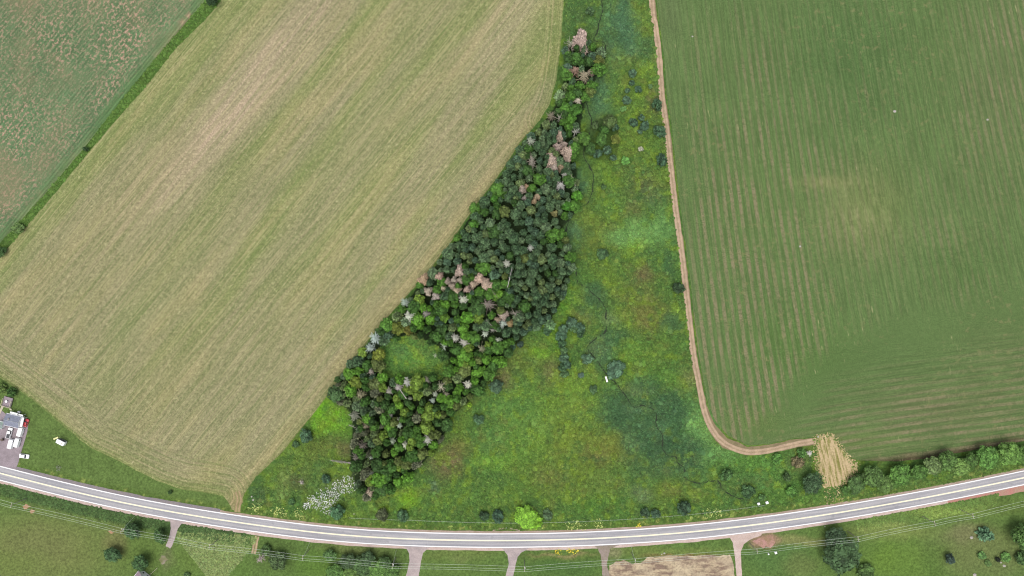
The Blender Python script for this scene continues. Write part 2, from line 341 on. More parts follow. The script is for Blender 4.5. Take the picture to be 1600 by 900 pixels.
# ------------------------------------------------------------------ sheets laid on the ground
def dens(poly, step, jit=0.0, seed=0):
    out = []; r = random.Random(seed)
    for i in range(len(poly)):
        a, b = poly[i], poly[(i + 1) % len(poly)]; L_ = math.hypot(b[0] - a[0], b[1] - a[1]); n = max(1, int(L_ / step))
        for j in range(n):
            t = j / n; x = a[0] + (b[0] - a[0]) * t; y = a[1] + (b[1] - a[1]) * t
            if jit:
                q = mnoise.noise_vector(Vector((x * .11, y * .11, seed))) * jit + mnoise.noise_vector(Vector((x * .5, y * .5, seed + 9))) * jit * .6; x += q[0]; y += q[1]
            out.append((x, y))
    return out
def sheet(name, poly, z, mat, step=8.0, jit=.8, cfun=None, efun=None, seed=0):
    b = dens(poly, min(step, 5), jit, seed); xs = [q[0] for q in b]; ys = [q[1] for q in b]
    X, Y_ = np.meshgrid(np.arange(min(xs) + step / 2, max(xs), step), np.arange(min(ys) + step / 2, max(ys), step)); X = X.ravel(); Y_ = Y_.ravel()
    X = X + rng.uniform(-.2, .2, X.shape) * step
    m = inpoly(X, Y_, b) & (pdist(X, Y_, b + [b[0]]) > step * .4); X = X[m]; Y_ = Y_[m]
    vs = [Vector(q) for q in b] + [Vector((x, y)) for x, y in zip(X, Y_)]
    r = delaunay_2d_cdt(vs, [(i, (i + 1) % len(b)) for i in range(len(b))], [], 1, 1e-4)
    V = np.array([(q[0], q[1]) for q in r[0]]); fcs = [tuple(reversed(t)) for t in r[2]]
    W = np.stack([(V[:, 0] - 800) * S, (450 - V[:, 1]) * S, np.full(len(V), z)], 1)
    me = vcol_mesh(name, W, fcs, cfun(V[:, 0], V[:, 1]) if cfun else None, efun(V[:, 0], V[:, 1]) if efun else None)
    if len(me.polygons) and me.polygons[0].normal.z < 0: me.flip_normals()
    return tag(link(name, me, None, mat), kind='structure')

# row coordinates for slanting rows (metres)
ANG = math.radians(50.6)
def diag(X, Y_):
    x = (X - 800) * S; y = (450 - Y_) * S
    return -x * math.sin(ANG) + y * math.cos(ANG), x * math.cos(ANG) + y * math.sin(ANG)

HAY = [(345,0),(329,22),(275,75),(222,142),(178,191),(133,244),(89,298),(40,355),(9,391),(-60,472),(-180,610),(-260,560),(-120,520),(-60,545),(0,590),(36,614),(71,642),(107,672),(142,700),(178,716),(213,735),(249,753),(285,765),(320,770),(348,775),(358,786),(362,797),(374,798),(378,783),(382,772),(400,745),(440,708),(470,671),(500,633),(530,592),(560,553),(587,518),(612,488),(645,452),(676,416),(706,376),(740,325),(775,280),(812,224),(843,188),(858,164),(868,130),(874,90),(878,50),(881,0),(884,-200),(520,-200)]
hay_low = [(-120,520),(-60,545),(0,590),(36,614),(71,642),(107,672),(142,700),(178,716),(213,735),(249,753),(285,765),(320,770),(348,775)]
hay_right = [(881,-200),(881,0),(878,50),(874,90),(868,130),(858,164),(843,188)]
hay_e = [(843,188),(812,224),(775,280),(740,325),(706,376),(676,416),(645,452),(612,488),(587,518),(560,553),(530,592),(500,633),(470,671),(440,708),(400,745),(380,775)]
def hay_col(X, Y_):
    u, v = diag(X, Y_)
    c = np.repeat(alb(155, 152, 113)[None], len(X), 0)
    band = fbm(u, v / 9, 14, 4, 3)
    q = sm(.42, .7, band)[:, None]; c = c * (1 - q * .7) + alb(136, 150, 88)[None] * q * .7
    q = sm(.5, .75, fbm(u, v / 6, 8, 3, 13))[:, None]; c = c * (1 - q * .5) + alb(180, 169, 122)[None] * q * .5
    tb = [(470,40,80,110,(172,160,128),.6),(400,130,66,80,(178,165,133),.75),(345,190,46,70,(186,170,140),.85),(300,240,44,60,(182,167,136),.8),(220,300,50,60,(168,158,120),.6),(120,400,80,80,(158,154,112),.5),
          (800,30,60,50,(176,168,130),.5),(640,30,60,60,(158,156,112),.5),(380,260,60,60,(140,148,94),.4),(560,240,90,90,(150,154,104),.4),(270,420,80,60,(146,152,100),.4),(500,430,70,90,(152,154,102),.4),
          (280,560,90,60,(148,150,98),.4),(160,590,40,30,(140,150,94),.4),(200,500,40,30,(132,148,90),.4),(860,100,20,60,(150,152,98),.5),(330,740,60,26,(148,150,96),.5)]
    for x, y, a, b_, col, st in tb:
        uu, vv = diag(np.array([x]), np.array([y])); r = np.sqrt(((u - uu) / (a * S * .55)) ** 2 + ((v - vv) / (b_ * S * 1.9)) ** 2)
        al = (st * np.exp(-r ** 2.2))[:, None]; c = c * (1 - al) + lin(col)[None] / E * al
    e = pdist(X, Y_, hay_e)
    q = (np.exp(-(e / 5) ** 2) * .75)[:, None]; c = c * (1 - q) + alb(124, 132, 78)[None] * q
    q = (np.exp(-((e - 14) / 9) ** 2) * .45)[:, None]; c = c * (1 - q) + alb(168, 158, 112)[None] * q
    e = pdist(X, Y_, hay_low)
    q = (np.exp(-(e / 22) ** 2) * .45)[:, None]; c = c * (1 - q) + alb(150, 154, 98)[None] * q
    q = (np.exp(-(e / 5) ** 2) * .8)[:, None]; c = c * (1 - q) + alb(124, 140, 78)[None] * q
    e = pdist(X, Y_, hay_right)
    q = (np.exp(-(e / 9) ** 2) * .7)[:, None]; c = c * (1 - q) + alb(138, 150, 92)[None] * q
    q = (np.exp(-(np.hypot(X - 368, Y_ - 786) / 12) ** 2) * .9)[:, None]; c = c * (1 - q) + alb(168, 152, 112)[None] * q
    return c * (.94 + .12 * fbm(X, Y_, 6, 2, 4)[:, None])
def hay_ext(X, Y_):
    u, v = diag(X, Y_); e1 = pdist(X, Y_, hay_low); e2 = pdist(X, Y_, hay_right)
    m = np.maximum(sm(62, 40, e1), sm(36, 18, e2) * (Y_ < 230))
    return {'u': u, 'v': v, 'e': np.minimum(e1, e2) * S, 'em': m}
k = NT('cut_hay_stubble', .95, .1); p = k.pos()
u_, v_, e_, em = k.attr('u'), k.attr('v'), k.attr('e'), k.attr('em')
xx = k.math('DIVIDE', k.n('ShaderNodeSeparateXYZ').outputs[0], 1)
def rowvec(uu, vv, su, sv): return k.comb(k.math('MULTIPLY', uu, su), k.math('MULTIPLY', vv, sv))
s1 = k.noise(rowvec(u_, v_, 1.1, .035), 1.0, 3, .6, '2D'); s2 = k.noise(rowvec(u_, v_, .35, .02), 1.0, 3, .55, '2D'); s3 = k.noise(rowvec(u_, v_, 1.6, .3), 1.0, 2, .5, '2D')
st = k.math('ADD', k.math('MULTIPLY', k.ramp(s1, .35, .65), .55), k.math('MULTIPLY', k.ramp(s2, .35, .65), .45))
sp = k.n('ShaderNodeSeparateXYZ'); k.l(p, sp.inputs[0])
s1b = k.noise(k.comb(k.math('MULTIPLY', e_, 1.0), k.math('MULTIPLY', sp.outputs[0], .03)), 1.0, 3, .6, '2D')
st = k.n('ShaderNodeMix', data_type='FLOAT').outputs[0] if False else k.math('ADD', k.math('MULTIPLY', st, k.math('SUBTRACT', 1.0, em)), k.math('MULTIPLY', k.ramp(s1b, .35, .65), em))
base = k.attr('tint', 'Color')
dry = k.mix(1.0, base, (1.22, 1.15, 1.23), 'MULTIPLY'); grn = k.mix(1.0, base, (.79, .88, .77), 'MULTIPLY')
c = k.mix(st, grn, dry)
g1 = k.noise(p, .55, 5, .7); g2 = k.noise(p, 1.3, 3, .7)
c = k.scale(c, k.math('MULTIPLY', k.ramp(g1, .3, .7, .80, 1.20), k.ramp(g2, .32, .68, .76, 1.24)))
fl = k.math('MULTIPLY', k.ramp(s3, .60, .72), k.ramp(g1, .46, .6))
c = k.mix(k.math('MULTIPLY', fl, .6), c, alb(212, 202, 156))
ln = k.noise(rowvec(u_, v_, 2.0, .022), 1.0, 2, .5, '2D'); c = k.mix(k.math('MULTIPLY', k.math('MULTIPLY', k.ramp(ln, .60, .70), k.math('SUBTRACT', 1.0, em)), .5), c, alb(200, 190, 140))
M_HAY = k.out(c, g2, .35, .15)
sheet('hay_field', HAY, .02, M_HAY, 8, .9, hay_col, hay_ext, 1)

# green strip between the two western fields, and the potato field beyond it
NWE = [(330,-25),(318,4),(249,84),(191,155),(129,235),(67,307),(0,380),(-60,450),(-180,590)]
POT = NWE + [(-420,560),(-420,-220),(460,-220)]
def pot_col(X, Y_):
    u, v = diag(X, Y_)
    c = alb(104, 132, 92)[None] * (.88 + .24 * fbm(u, v / 3, 14, 4, 2)[:, None])
    e = pdist(X, Y_, NWE)
    q = (sm(14, 4, e) * .7)[:, None]; c = c * (1 - q) + alb(100, 134, 80)[None] * q
    q = (np.exp(-((e - 2.6) / 2.2) ** 2) * sm(.3, .6, fbm(v, u, 20, 2, 7)) * .8)[:, None]; c = c * (1 - q) + alb(165, 148, 118)[None] * q
    q = (np.exp(-((e - 3.5) / 3.0) ** 2) * ((X > 245) & (X < 300)) * .95)[:, None]; c = c * (1 - q) + alb(190, 158, 132)[None] * q
    return c
def pot_ext(X, Y_):
    u, v = diag(X, Y_); e = pdist(X, Y_, NWE)
    return {'u': u, 'v': v, 'bare': sm(5, 24, e) * (.8 + .35 * sm(.3, .62, fbm(X, Y_, 90, 3, 8)))}
k = NT('patchy_row_crop', .95, .1); p = k.pos()
u_, v_, bare = k.attr('u'), k.attr('v'), k.attr('bare')
rows = k.math('SINE', k.math('MULTIPLY', u_, 2 * math.pi / 1.45))
rn = k.noise(rowvec(u_, v_, .9, .08), 1.0, 2, .5, '2D')
c = k.scale(k.attr('tint', 'Color'), k.math('ADD', 1.0, k.math('MULTIPLY', rows, .13)))
c = k.scale(c, k.ramp(rn, .3, .7, .86, 1.14))
b1 = k.noise(k.comb(k.math('MULTIPLY', u_, .75), k.math('MULTIPLY', v_, .55)), 1.0, 4, .78, '2D')
b2 = k.noise(p, .045, 3)
bm = k.math('MULTIPLY', k.ramp(b1, .495, .63), k.math('MULTIPLY', bare, k.ramp(b2, .36, .6, .5, 1.0)))
c = k.mix(k.math('MULTIPLY', bm, .85), c, alb(206, 168, 146))
big = k.math('MULTIPLY', k.ramp(k.noise(p, .028, 4), .42, .64), bare)
c = k.mix(k.math('MULTIPLY', big, .36), c, alb(168, 146, 116))
g2 = k.noise(p, 1.6, 3, .6); c = k.scale(c, k.ramp(g2, .3, .7, .86, 1.14))
sheet('crop_field', POT, .02, k.out(c, g2, .4, .2), 10, .7, pot_col, pot_ext, 2)

STRIP = NWE + [(-175,612),(-60,472),(9,391),(40,355),(89,298),(133,244),(178,191),(222,142),(275,75),(329,22),(345,0),(352,-25)]
def strip_col(X, Y_):
    e = pdist(X, Y_, NWE)
    return (alb(90, 122, 56)[None] * (1 - .3 * sm(.4, .7, fbm(X, Y_, 14, 3, 9))[:, None])) * (.85 + .3 * fbm(X, Y_, 5, 3, 14)[:, None])
sheet('grass_strip', STRIP, .035, M_GROUND, 4, 1.2, strip_col, None, 3)

# the big planted field on the right, with rows running down and, along its south side, across
FIELD = [(1024,-220),(1026,0),(1031,40),(1038,90),(1042,150),(1050,200),(1054,240),(1058,280),(1064,330),(1071,380),(1078,430),(1084,490),(1091,550),(1100,600),(1107,635),(1119,660),(1138,681),(1168,696),(1200,694),(1240,685),(1277,683),(1299,679),(1314,697),(1326,713),(1340,719),(1400,721),(1443,717),(1500,707),(1600,689),(1760,662),(1950,625),(1950,-220)]
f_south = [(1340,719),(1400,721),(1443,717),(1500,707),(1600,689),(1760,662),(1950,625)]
f_edge = FIELD[1:21]
def fld_uv(X, Y_):
    u1 = (X - (.125 + (X - 1080) * .00022) * (Y_ - 300)) * S
    sag = .00016 * (X - 1450) ** 2 * (X < 1450)
    u2 = (Y_ + .125 * (X - 1250) - sag) * S
    yb = np.interp(X, [1100, 1160, 1230, 1300, 1400, 1600, 1900], [820, 725, 640, 560, 530, 485, 450])
    m = sm(-22, 22, Y_ - yb + 60 * (fbm(X, Y_, 34, 3, 6) - .5))
    return u1, u2, m, sm(4, 60, np.abs(Y_ - yb + 50 * (fbm(X, Y_, 28, 3, 16) - .5)))
def fld_col(X, Y_):
    u1, u2, m, aw = fld_uv(X, Y_)
    c = alb(102, 127, 75)[None] * (.90 + .2 * fbm(X, Y_, 60, 4, 5)[:, None])
    for x, y, a, b_, col, st in [(1330,90,90,120,(84,116,66),.5),(1200,330,120,120,(102,128,72),.5),(1560,120,60,140,(108,122,80),.5),(1345,330,60,60,(128,138,86),.6),(1290,285,44,9,(138,142,92),.6),(1380,320,50,70,(112,132,76),.4),
                                 (1230,540,90,70,(92,126,62),.5),(1500,420,70,50,(88,118,64),.5),(1460,640,120,40,(112,120,80),.55),(1330,690,90,20,(112,128,72),.5),(1180,660,50,26,(108,128,70),.5),(1050,20,16,60,(112,126,86),.5),(1560,560,60,60,(106,120,76),.4)]:
        r = np.sqrt(((X - x) / a) ** 2 + ((Y_ - y) / b_) ** 2); al = (st * np.exp(-r ** 2))[:, None]; c = c * (1 - al) + lin(col)[None] / E * al
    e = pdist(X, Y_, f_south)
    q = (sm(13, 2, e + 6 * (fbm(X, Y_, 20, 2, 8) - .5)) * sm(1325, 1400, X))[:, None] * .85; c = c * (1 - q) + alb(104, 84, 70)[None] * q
    q = (sm(12, 2, pdist(X, Y_, f_edge)) * .5)[:, None]; c = c * (1 - q) + alb(108, 128, 80)[None] * q
    return c
def fld_ext(X, Y_):
    u1, u2, m, aw = fld_uv(X, Y_)
    n = fbm(X, Y_, 110, 4, 12)
    a1 = sm(1050, 1085, X) * (.18 + .95 * np.exp(-((X - 1170) / 110) ** 2) * sm(60, 330, Y_) + .45 * np.exp(-((X - 1560) / 70) ** 2) * sm(420, 150, Y_) + .3 * sm(.45, .7, n))
    a2 = .22 + 1.0 * sm(560, 690, Y_) * (.35 + .75 * sm(.4, .6, n)) * sm(1220, 1400, X) + .3 * sm(1400, 1600, X)
    return {'u1': u1, 'u2': u2, 'hm': m, 'aw': aw, 'a1': a1 * (1 - m) * aw, 'a2': a2 * m * aw, 'worn': np.clip(np.exp(-(((X - 1345) / 60) ** 2 + ((Y_ - 335) / 62) ** 2)) + .8 * np.exp(-(((X - 1290) / 46) ** 2 + ((Y_ - 286) / 9) ** 2)) + .35 * np.exp(-(((X - 1480) / 70) ** 2 + ((Y_ - 400) / 90) ** 2)) + .25 * (X < 1045), 0, 1)}
k = NT('young_crop_in_rows', .95, .1); p = k.pos(); sp = k.n('ShaderNodeSeparateXYZ'); k.l(p, sp.inputs[0])
def stripes(u, along, per, ph):
    wob = k.noise(k.comb(k.math('MULTIPLY', u, .12), k.math('MULTIPLY', along, .05)), 1.0, 2, .5, '2D')
    uu = k.math('ADD', u, k.math('MULTIPLY', wob, .7))
    s_ = k.math('SINE', k.math('MULTIPLY_ADD', uu, 2 * math.pi / per, ph))
    idn = k.noise(k.comb(k.math('MULTIPLY', u, .45), k.math('MULTIPLY', along, .012)), 1.0, 2, .5, '2D')      # some rows thinner than others
    return k.math('MULTIPLY', k.ramp(s_, -.45, .75), k.ramp(idn, .32, .58, .25, 1.15)), k.noise(k.comb(k.math('MULTIPLY', u, 1.0), k.math('MULTIPLY', along, .05)), 1.0, 3, .6, '2D')
p1, f1 = stripes(k.attr('u1'), sp.outputs[1], 3.72, 0.0); p2, f2 = stripes(k.attr('u2'), sp.outputs[0], 3.72, 1.0)
st = k.math('ADD', k.math('MULTIPLY', p1, k.attr('a1')), k.math('MULTIPLY', p2, k.attr('a2')), clamp=True)
hm = k.attr('hm')
fine = k.math('ADD', k.math('MULTIPLY', f1, k.math('SUBTRACT', 1.0, hm)), k.math('MULTIPLY', f2, hm))
fine = k.math('MULTIPLY_ADD', k.math('SUBTRACT', fine, .5), k.attr('aw'), .5)
g1 = k.noise(p, .5, 5, .7); g2 = k.noise(p, 2.0, 3, .6)
brk = k.math('MULTIPLY', k.ramp(g1, .34, .56, .35, 1.0), k.ramp(k.noise(p, .06, 3), .34, .6, .45, 1.1))
c = k.scale(k.attr('tint', 'Color'), k.ramp(fine, .3, .7, .86, 1.14))
c = k.mix(k.math('MULTIPLY', k.math('MULTIPLY', st, brk), .72), c, alb(152, 140, 110))
sb = k.noise(p, .28, 4, .65); c = k.mix(k.math('MULTIPLY', k.math('MULTIPLY', k.ramp(sb, .55, .68), k.ramp(k.noise(p, .012, 3), .40, .58)), .6), c, alb(140, 140, 96))
c = k.scale(c, k.math('MULTIPLY', k.ramp(g1, .3, .7, .92, 1.08), k.ramp(g2, .32, .68, .84, 1.16)))
sp_n = k.noise(k.comb(k.math('MULTIPLY', k.attr('u1'), .8), k.math('MULTIPLY', sp.outputs[1], .16)), 1.0, 2, .5, '2D')
spk = k.math('MULTIPLY', k.ramp(sp_n, .70, .80), k.ramp(k.noise(p, .02, 2), .5, .62))
c = k.mix(k.math('MULTIPLY', spk, .6), c, alb(180, 180, 130))
wn = k.noise(k.comb(k.math('MULTIPLY', k.attr('u1'), .55), k.math('MULTIPLY', sp.outputs[1], .10)), 1.0, 4, .65, '2D')
c = k.mix(k.math('MULTIPLY', k.math('MULTIPLY', k.ramp(wn, .42, .66), k.ramp(g1, .35, .6, .4, 1)), k.math('MULTIPLY', k.attr('worn'), .45)), c, alb(172, 174, 122))
sheet('planted_field', FIELD, .02, k.out(c, g2, .4, .2), 8, .6, fld_col, fld_ext, 4)

# dirt track round the field
TRACK = [(1014,-220),(1018,0),(1024,40),(1030,90),(1034,150),(1041,200),(1045,240),(1050,280),(1056,330),(1063,380),(1069,430),(1076,490),(1083,550),(1092,600),(1100,640),(1111,668),(1131,692),(1165,706),(1200,704),(1240,695),(1278,688)]
def ribbon(name, pts, width, z, mat, step=2.0, wob=.25, taper=None, seed=0, kind='structure', parent=None):
    pts = [np.array(q, float) for q in pts]; dn = []
    for i in range(len(pts) - 1):     # catmull-rom
        p0, p1_, p2_, p3 = pts[max(i - 1, 0)], pts[i], pts[i + 1], pts[min(i + 2, len(pts) - 1)]
        n = max(2, int(np.linalg.norm(p2_ - p1_) * S / step))
        for j in range(n):
            t = j / n; dn.append(.5 * ((2 * p1_) + (-p0 + p2_) * t + (2 * p0 - 5 * p1_ + 4 * p2_ - p3) * t * t + (-p0 + 3 * p1_ - 3 * p2_ + p3) * t**3))
    dn.append(pts[-1]); A = np.array([((q[0] - 800) * S, (450 - q[1]) * S) for q in dn])
    t = np.gradient(A, axis=0); t /= np.linalg.norm(t, axis=1)[:, None] + 1e-9; N = np.stack([-t[:, 1], t[:, 0]], 1)
    s_ = np.concatenate([[0], np.cumsum(np.linalg.norm(np.diff(A, axis=0), axis=1))])
    K = 7; V = []; U = []
    for i in range(len(A)):
        wl = width / 2 * (taper(s_[i] / s_[-1]) if taper else 1)
        if name == 'creek': wl = width / 2
        a = wl + wob * mnoise.noise(Vector((s_[i] * .25, seed, 0))) + wob * .6 * mnoise.noise(Vector((s_[i] * .9, seed, 5))); b_ = wl + wob * mnoise.noise(Vector((s_[i] * .25, seed, 3))) + wob * .6 * mnoise.noise(Vector((s_[i] * .9, seed, 8)))
        a, b_ = (max(a, .015), max(b_, .015)) if name == 'creek' else (a, b_)
        for j in range(K):
            q = -b_ + (a + b_) * j / (K - 1); V.append((A[i, 0] + N[i, 0] * q, A[i, 1] + N[i, 1] * q, z)); U.append(q)
    Fc = [(i * K + j, (i + 1) * K + j, (i + 1) * K + j + 1, i * K + j + 1) for i in range(len(A) - 1) for j in range(K - 1)]
    me = vcol_mesh(name, V, Fc, None, {'across': U, 'along': np.repeat(s_, K)})
    if me.polygons[0].normal.z < 0: me.flip_normals()
    o = link(name, me, parent, mat)
    if kind: tag(o, kind=kind)
    return o
def track_mat(name, edge, rut, wrut, wd, mid=None):
    k = NT(name, .95, .1); p = k.pos(); a = k.math('ABSOLUTE', k.attr('across'))
    n = k.noise(p, .35, 5, .65); n2 = k.noise(p, 2.2, 3, .6)
    r = k.math('ABSOLUTE', k.math('SUBTRACT', k.math('ADD', a, k.math('MULTIPLY', k.math('SUBTRACT', n, .5), .6)), wrut)); r = k.ramp(r, .15, .75, 1, 0)
    c = k.mix(r, edge, rut); c = k.scale(c, k.math('MULTIPLY', k.ramp(n, .3, .7, .85, 1.15), k.ramp(n2, .3, .7, .88, 1.12)))
    return k.out(c, n2, .4, .1)
sheet('field_margin', [(1013,-220),(1015,0),(1021,40),(1027,90),(1031,150),(1040,200),(1043,240),(1047,280),(1053,330),(1060,380),(1066,430),(1074,490),(1080,550),(1089,600),(1097,645),(1109,676),(1129,700),(1165,711),(1200,709),(1240,700),(1276,694),(1278,684),(1240,686),(1200,695),(1168,698),(1136,684),(1116,662),(1105,637),(1097,600),(1088,550),(1081,490),(1075,430),(1068,380),(1061,330),(1055,280),(1051,240),(1047,200),(1039,150),(1035,90),(1028,40),(1023,0),(1020,-220)], .035,
      track_mat('trodden_margin', alb(150, 136, 104), alb(150, 136, 104), 1, 1), 6, 1.4, None, lambda X, Y_: {'across': X * 0}, 17)
ribbon('dirt_track', TRACK, 2.8, .055, track_mat('dirt_track', alb(180, 158, 128), alb(202, 176, 148), .8, .4), 2, .35, None, 3)

PATCH = [(1275,686),(1281,682),(1299,680),(1306,688),(1313,697),(1324,713),(1337,727),(1334,739),(1317,754),(1312,765),(1318,777),(1316,783),(1297,786),(1293,779),(1292,764),(1287,750),(1280,739),(1275,728),(1277,711)]
k = NT('dry_cut_straw', .95, .1); p = k.pos(); sp = k.n('ShaderNodeSeparateXYZ'); k.l(p, sp.inputs[0])
a_ = k.noise(k.comb(k.math('MULTIPLY', k.math('ADD', sp.outputs[0], k.math('MULTIPLY', sp.outputs[1], .22)), .9), k.math('MULTIPLY', sp.outputs[1], .10)), 1.0, 4, .65, '2D')
b_ = k.noise(p, 1.4, 4, .65)
c = k.mix(k.ramp(a_, .42, .64), alb(214, 190, 148), alb(150, 146, 84)); c = k.mix(k.ramp(b_, .55, .72, 0, .6), c, alb(222, 206, 160)); c = k.scale(c, k.ramp(b_, .3, .7, .84, 1.14))
M_STRAW = k.out(c, b_, .4, .15)
sheet('straw_patch', PATCH, .07, M_STRAW, 6, 2.2, None, None, 5)

# rough cut ground at the bottom
k = NT('rough_cut_ground', .95, .1); p = k.pos(); sp = k.n('ShaderNodeSeparateXYZ'); k.l(p, sp.inputs[0])
a_ = k.noise(k.comb(k.math('MULTIPLY', sp.outputs[0], .12), k.math('MULTIPLY', sp.outputs[1], .4)), 1.0, 5, .7, '2D'); b_ = k.noise(p, 1.2, 4, .65); d_ = k.noise(p, .12, 3)
c = k.mix(k.ramp(a_, .38, .60), alb(208, 188, 156), alb(150, 128, 112)); c = k.mix(k.ramp(d_, .45, .62, 0, .6), c, alb(228, 210, 176)); c = k.mix(k.ramp(k.noise(p, .5, 4, .7), .5, .66, 0, .55), c, alb(140, 128, 108))
c = k.mix(k.ramp(b_, .58, .75, 0, .45), c, alb(118, 112, 84)); c = k.scale(c, k.ramp(b_, .3, .7, .82, 1.16))
sheet('cleared_ground', [(950,900),(953,884),(962,878),(975,875),(988,881),(1000,879),(1012,871),(1060,868),(1110,868),(1141,867),(1146,880),(1148,900),(1152,990),(940,990)], .03, k.out(c, b_, .5, .2), 8, 1.8, None, None, 6)

# road, shoulders, driveways
def strip(name, o0, o1, z, mat, wob0=0, wob1=0, i0=0, i1=None, parent=None, seed=0, kind='structure'):
    K = 7; V = []; ac = []; idx = range(i0, i1 if i1 else len(RC))
    for i in idx:
        a = o0 + wob0 * (mnoise.noise(Vector((arc[i] * .12, seed, 0))) + .5 * mnoise.noise(Vector((arc[i] * .45, seed, 0)))); b_ = o1 + wob1 * (mnoise.noise(Vector((arc[i] * .12, seed, 4))) + .5 * mnoise.noise(Vector((arc[i] * .45, seed, 7))))
        for j in range(K):
            q = a + (b_ - a) * j / (K - 1); V.append((RC[i, 0] + NRM[i, 0] * q, RC[i, 1] + NRM[i, 1] * q, z)); ac.append(q)
    n = len(list(idx)); Fc = [(i * K + j, i * K + j + 1, (i + 1) * K + j + 1, (i + 1) * K + j) for i in range(n - 1) for j in range(K - 1)]
    me = vcol_mesh(name, V, Fc, None, {'across': ac, 'along': np.repeat(arc[i0:i0 + n], K)})
    if me.polygons[0].normal.z < 0: me.flip_normals()
    o = link(name, me, parent, mat)
    if kind: tag(o, kind=kind)
    return o
k = NT('asphalt', .85, .25); p = k.pos(); ac, al = k.attr('across'), k.attr('along')
wt = k.math('ABSOLUTE', k.math('SUBTRACT', k.math('ABSOLUTE', k.math('SUBTRACT', k.math('ABSOLUTE', ac), 1.65)), .8)); wt = k.ramp(wt, .0, .5, 1, 0)
s_ = k.noise(k.comb(k.math('MULTIPLY', ac, .9), k.math('MULTIPLY', al, .03)), 1.0, 4, .6, '2D'); g = k.noise(p, 1.5, 4, .6); g0 = k.noise(p, .06, 3)
c = k.mix(k.ramp(s_, .38, .64), alb(196, 193, 195), alb(176, 175, 179)); c = k.mix(k.math('MULTIPLY', wt, k.ramp(s_, .3, .6, .1, .38)), c, alb(158, 158, 170))
c = k.scale(c, k.math('MULTIPLY', k.ramp(g, .3, .7, .94, 1.06), k.ramp(g0, .3, .7, .95, 1.05)))
crk = k.ramp(k.noise(k.comb(k.math('MULTIPLY', ac, .35), k.math('MULTIPLY', al, .25)), 1.0, 3, .6, '2D'), .66, .74, 0, .25)
c = k.mix(crk, c, alb(120, 120, 130)); M_ASPH = k.out(c, g, .15, .02)
def paint(name, col, hole=.35):
    k = NT(name, .6, .3); n = k.noise(k.pos(), 2.0, 4, .7); c = k.mix(k.ramp(n, .55, .8, 0, hole), col, alb(186, 180, 182)); return k.out(c)
M_PW = paint('white_road_paint', (.78, .76, .75), .3); M_PY = paint('yellow_road_paint', (.82, .75, .52), .3)
def gravel(name, a, b2, sc=1.2):
    k = NT(name, .95, .1); p = k.pos(); n = k.noise(p, .3, 4, .6); n2 = k.noise(p, sc * 2, 4, .7)
    c = k.mix(k.ramp(n, .35, .65), a, b2); return k.out(k.scale(c, k.ramp(n2, .3, .7, .82, 1.16)), n2, .4, .05)
M_GRN = gravel('buff_gravel', alb(196, 176, 162), alb(178, 158, 138)); M_GRP = gravel('pink_gravel', alb(230, 208, 198), alb(214, 190, 178))
M_GRD = gravel('dark_gravel', alb(148, 142, 146), alb(160, 150, 148)); M_GRDRIVE = gravel('driveway_gravel', alb(206, 190, 186), alb(188, 174, 172)); M_GRRED = gravel('red_gravel', alb(206, 146, 134), alb(196, 160, 140))
strip('shoulder_north', 3.2, 4.6, .045, M_GRN, .05, .3, seed=1)
i370 = int(np.searchsorted(rpx, 350)); strip('shoulder_dark', 3.3, 5.1, .05, M_GRD, 0, .3, 0, i370, seed=2)
strip('shoulder_south', -4.9, -3.2, .045, M_GRP, .35, .05, seed=3)
i1480 = int(np.searchsorted(rpx, 1478)); strip('shoulder_red', -6.6, -3.4, .05, M_GRRED, .9, 0, i1480, seed=4)
road = strip('road', -3.62, 3.62, .085, M_ASPH, .06, .06, seed=5)
for nm, o0, o1, m in (('edge_line', 3.06, 3.42, M_PW), ('edge_line', -3.42, -3.06, M_PW), ('centre_line', .05, .27, M_PY), ('centre_line', -.27, -.05, M_PY)):
    strip(nm, o0, o1, .09, m, parent=road, kind='structure')
def drive(name, pts, mat, seed, jit=.6, z=.06, step=3): return sheet(name, pts, z, mat, step, jit, None, None, seed)
def drvmat(): pass
drive('driveway_gravel', [(256,808),(266,815),(267,826),(264,840),(259,853),(266,857),(269,853),(273,843),(278,826),(284,818),(292,815),(292,810)], M_GRDRIVE, 21)
drive('driveway_asphalt', [(625,850),(634,856),(639,864),(640,876),(637,890),(633,905),(626,990),(648,990),(653,905),(656,890),(658,876),(661,864),(668,857),(680,853)], M_GRDRIVE, 22)
drive('driveway_asphalt', [(780,853),(788,860),(793,868),(795,880),(790,900),(770,990),(782,990),(802,900),(806,882),(809,870),(815,863),(826,857),(826,853)], M_GRDRIVE, 23)
drive('driveway_gravel', [(925,850),(934,857),(938,866),(940,880),(941,900),(952,900),(948,880),(951,868),(953,858),(968,852),(968,850)], gravel('worn_gravel', alb(176, 160, 150), alb(160, 148, 130)), 24, 1.2)
drive('driveway_gravel', [(1128,834),(1140,840),(1145,848),(1147,862),(1149,880),(1151,905),(1156,990),(1168,990),(1160,905),(1158,880),(1158,862),(1162,850),(1172,843),(1190,836),(1190,832)], M_GRP, 25)
ribbon('field_access', [(402,838),(399,850),(396,865)], 2.3, .055, track_mat('two_ruts', alb(140, 138, 90), alb(196, 172, 140), .75, .3), 1, .4, None, 31)
ribbon('hay_access', [(371,800),(372,790),(374,780),(371,768)], 3.2, .05, track_mat('hay_access', alb(150, 146, 98), alb(180, 158, 122), .8, .3), 1, .6, None, 32)
drive('farmyard', [(-40,640),(0,640),(8,646),(30,668),(40,652),(45,656),(44,668),(40,684),(34,704),(28,726),(22,736),(0,732),(-60,718)], gravel('yard_gravel', alb(178, 164, 170), alb(162, 150, 154)), 26, .8, .06, 5)
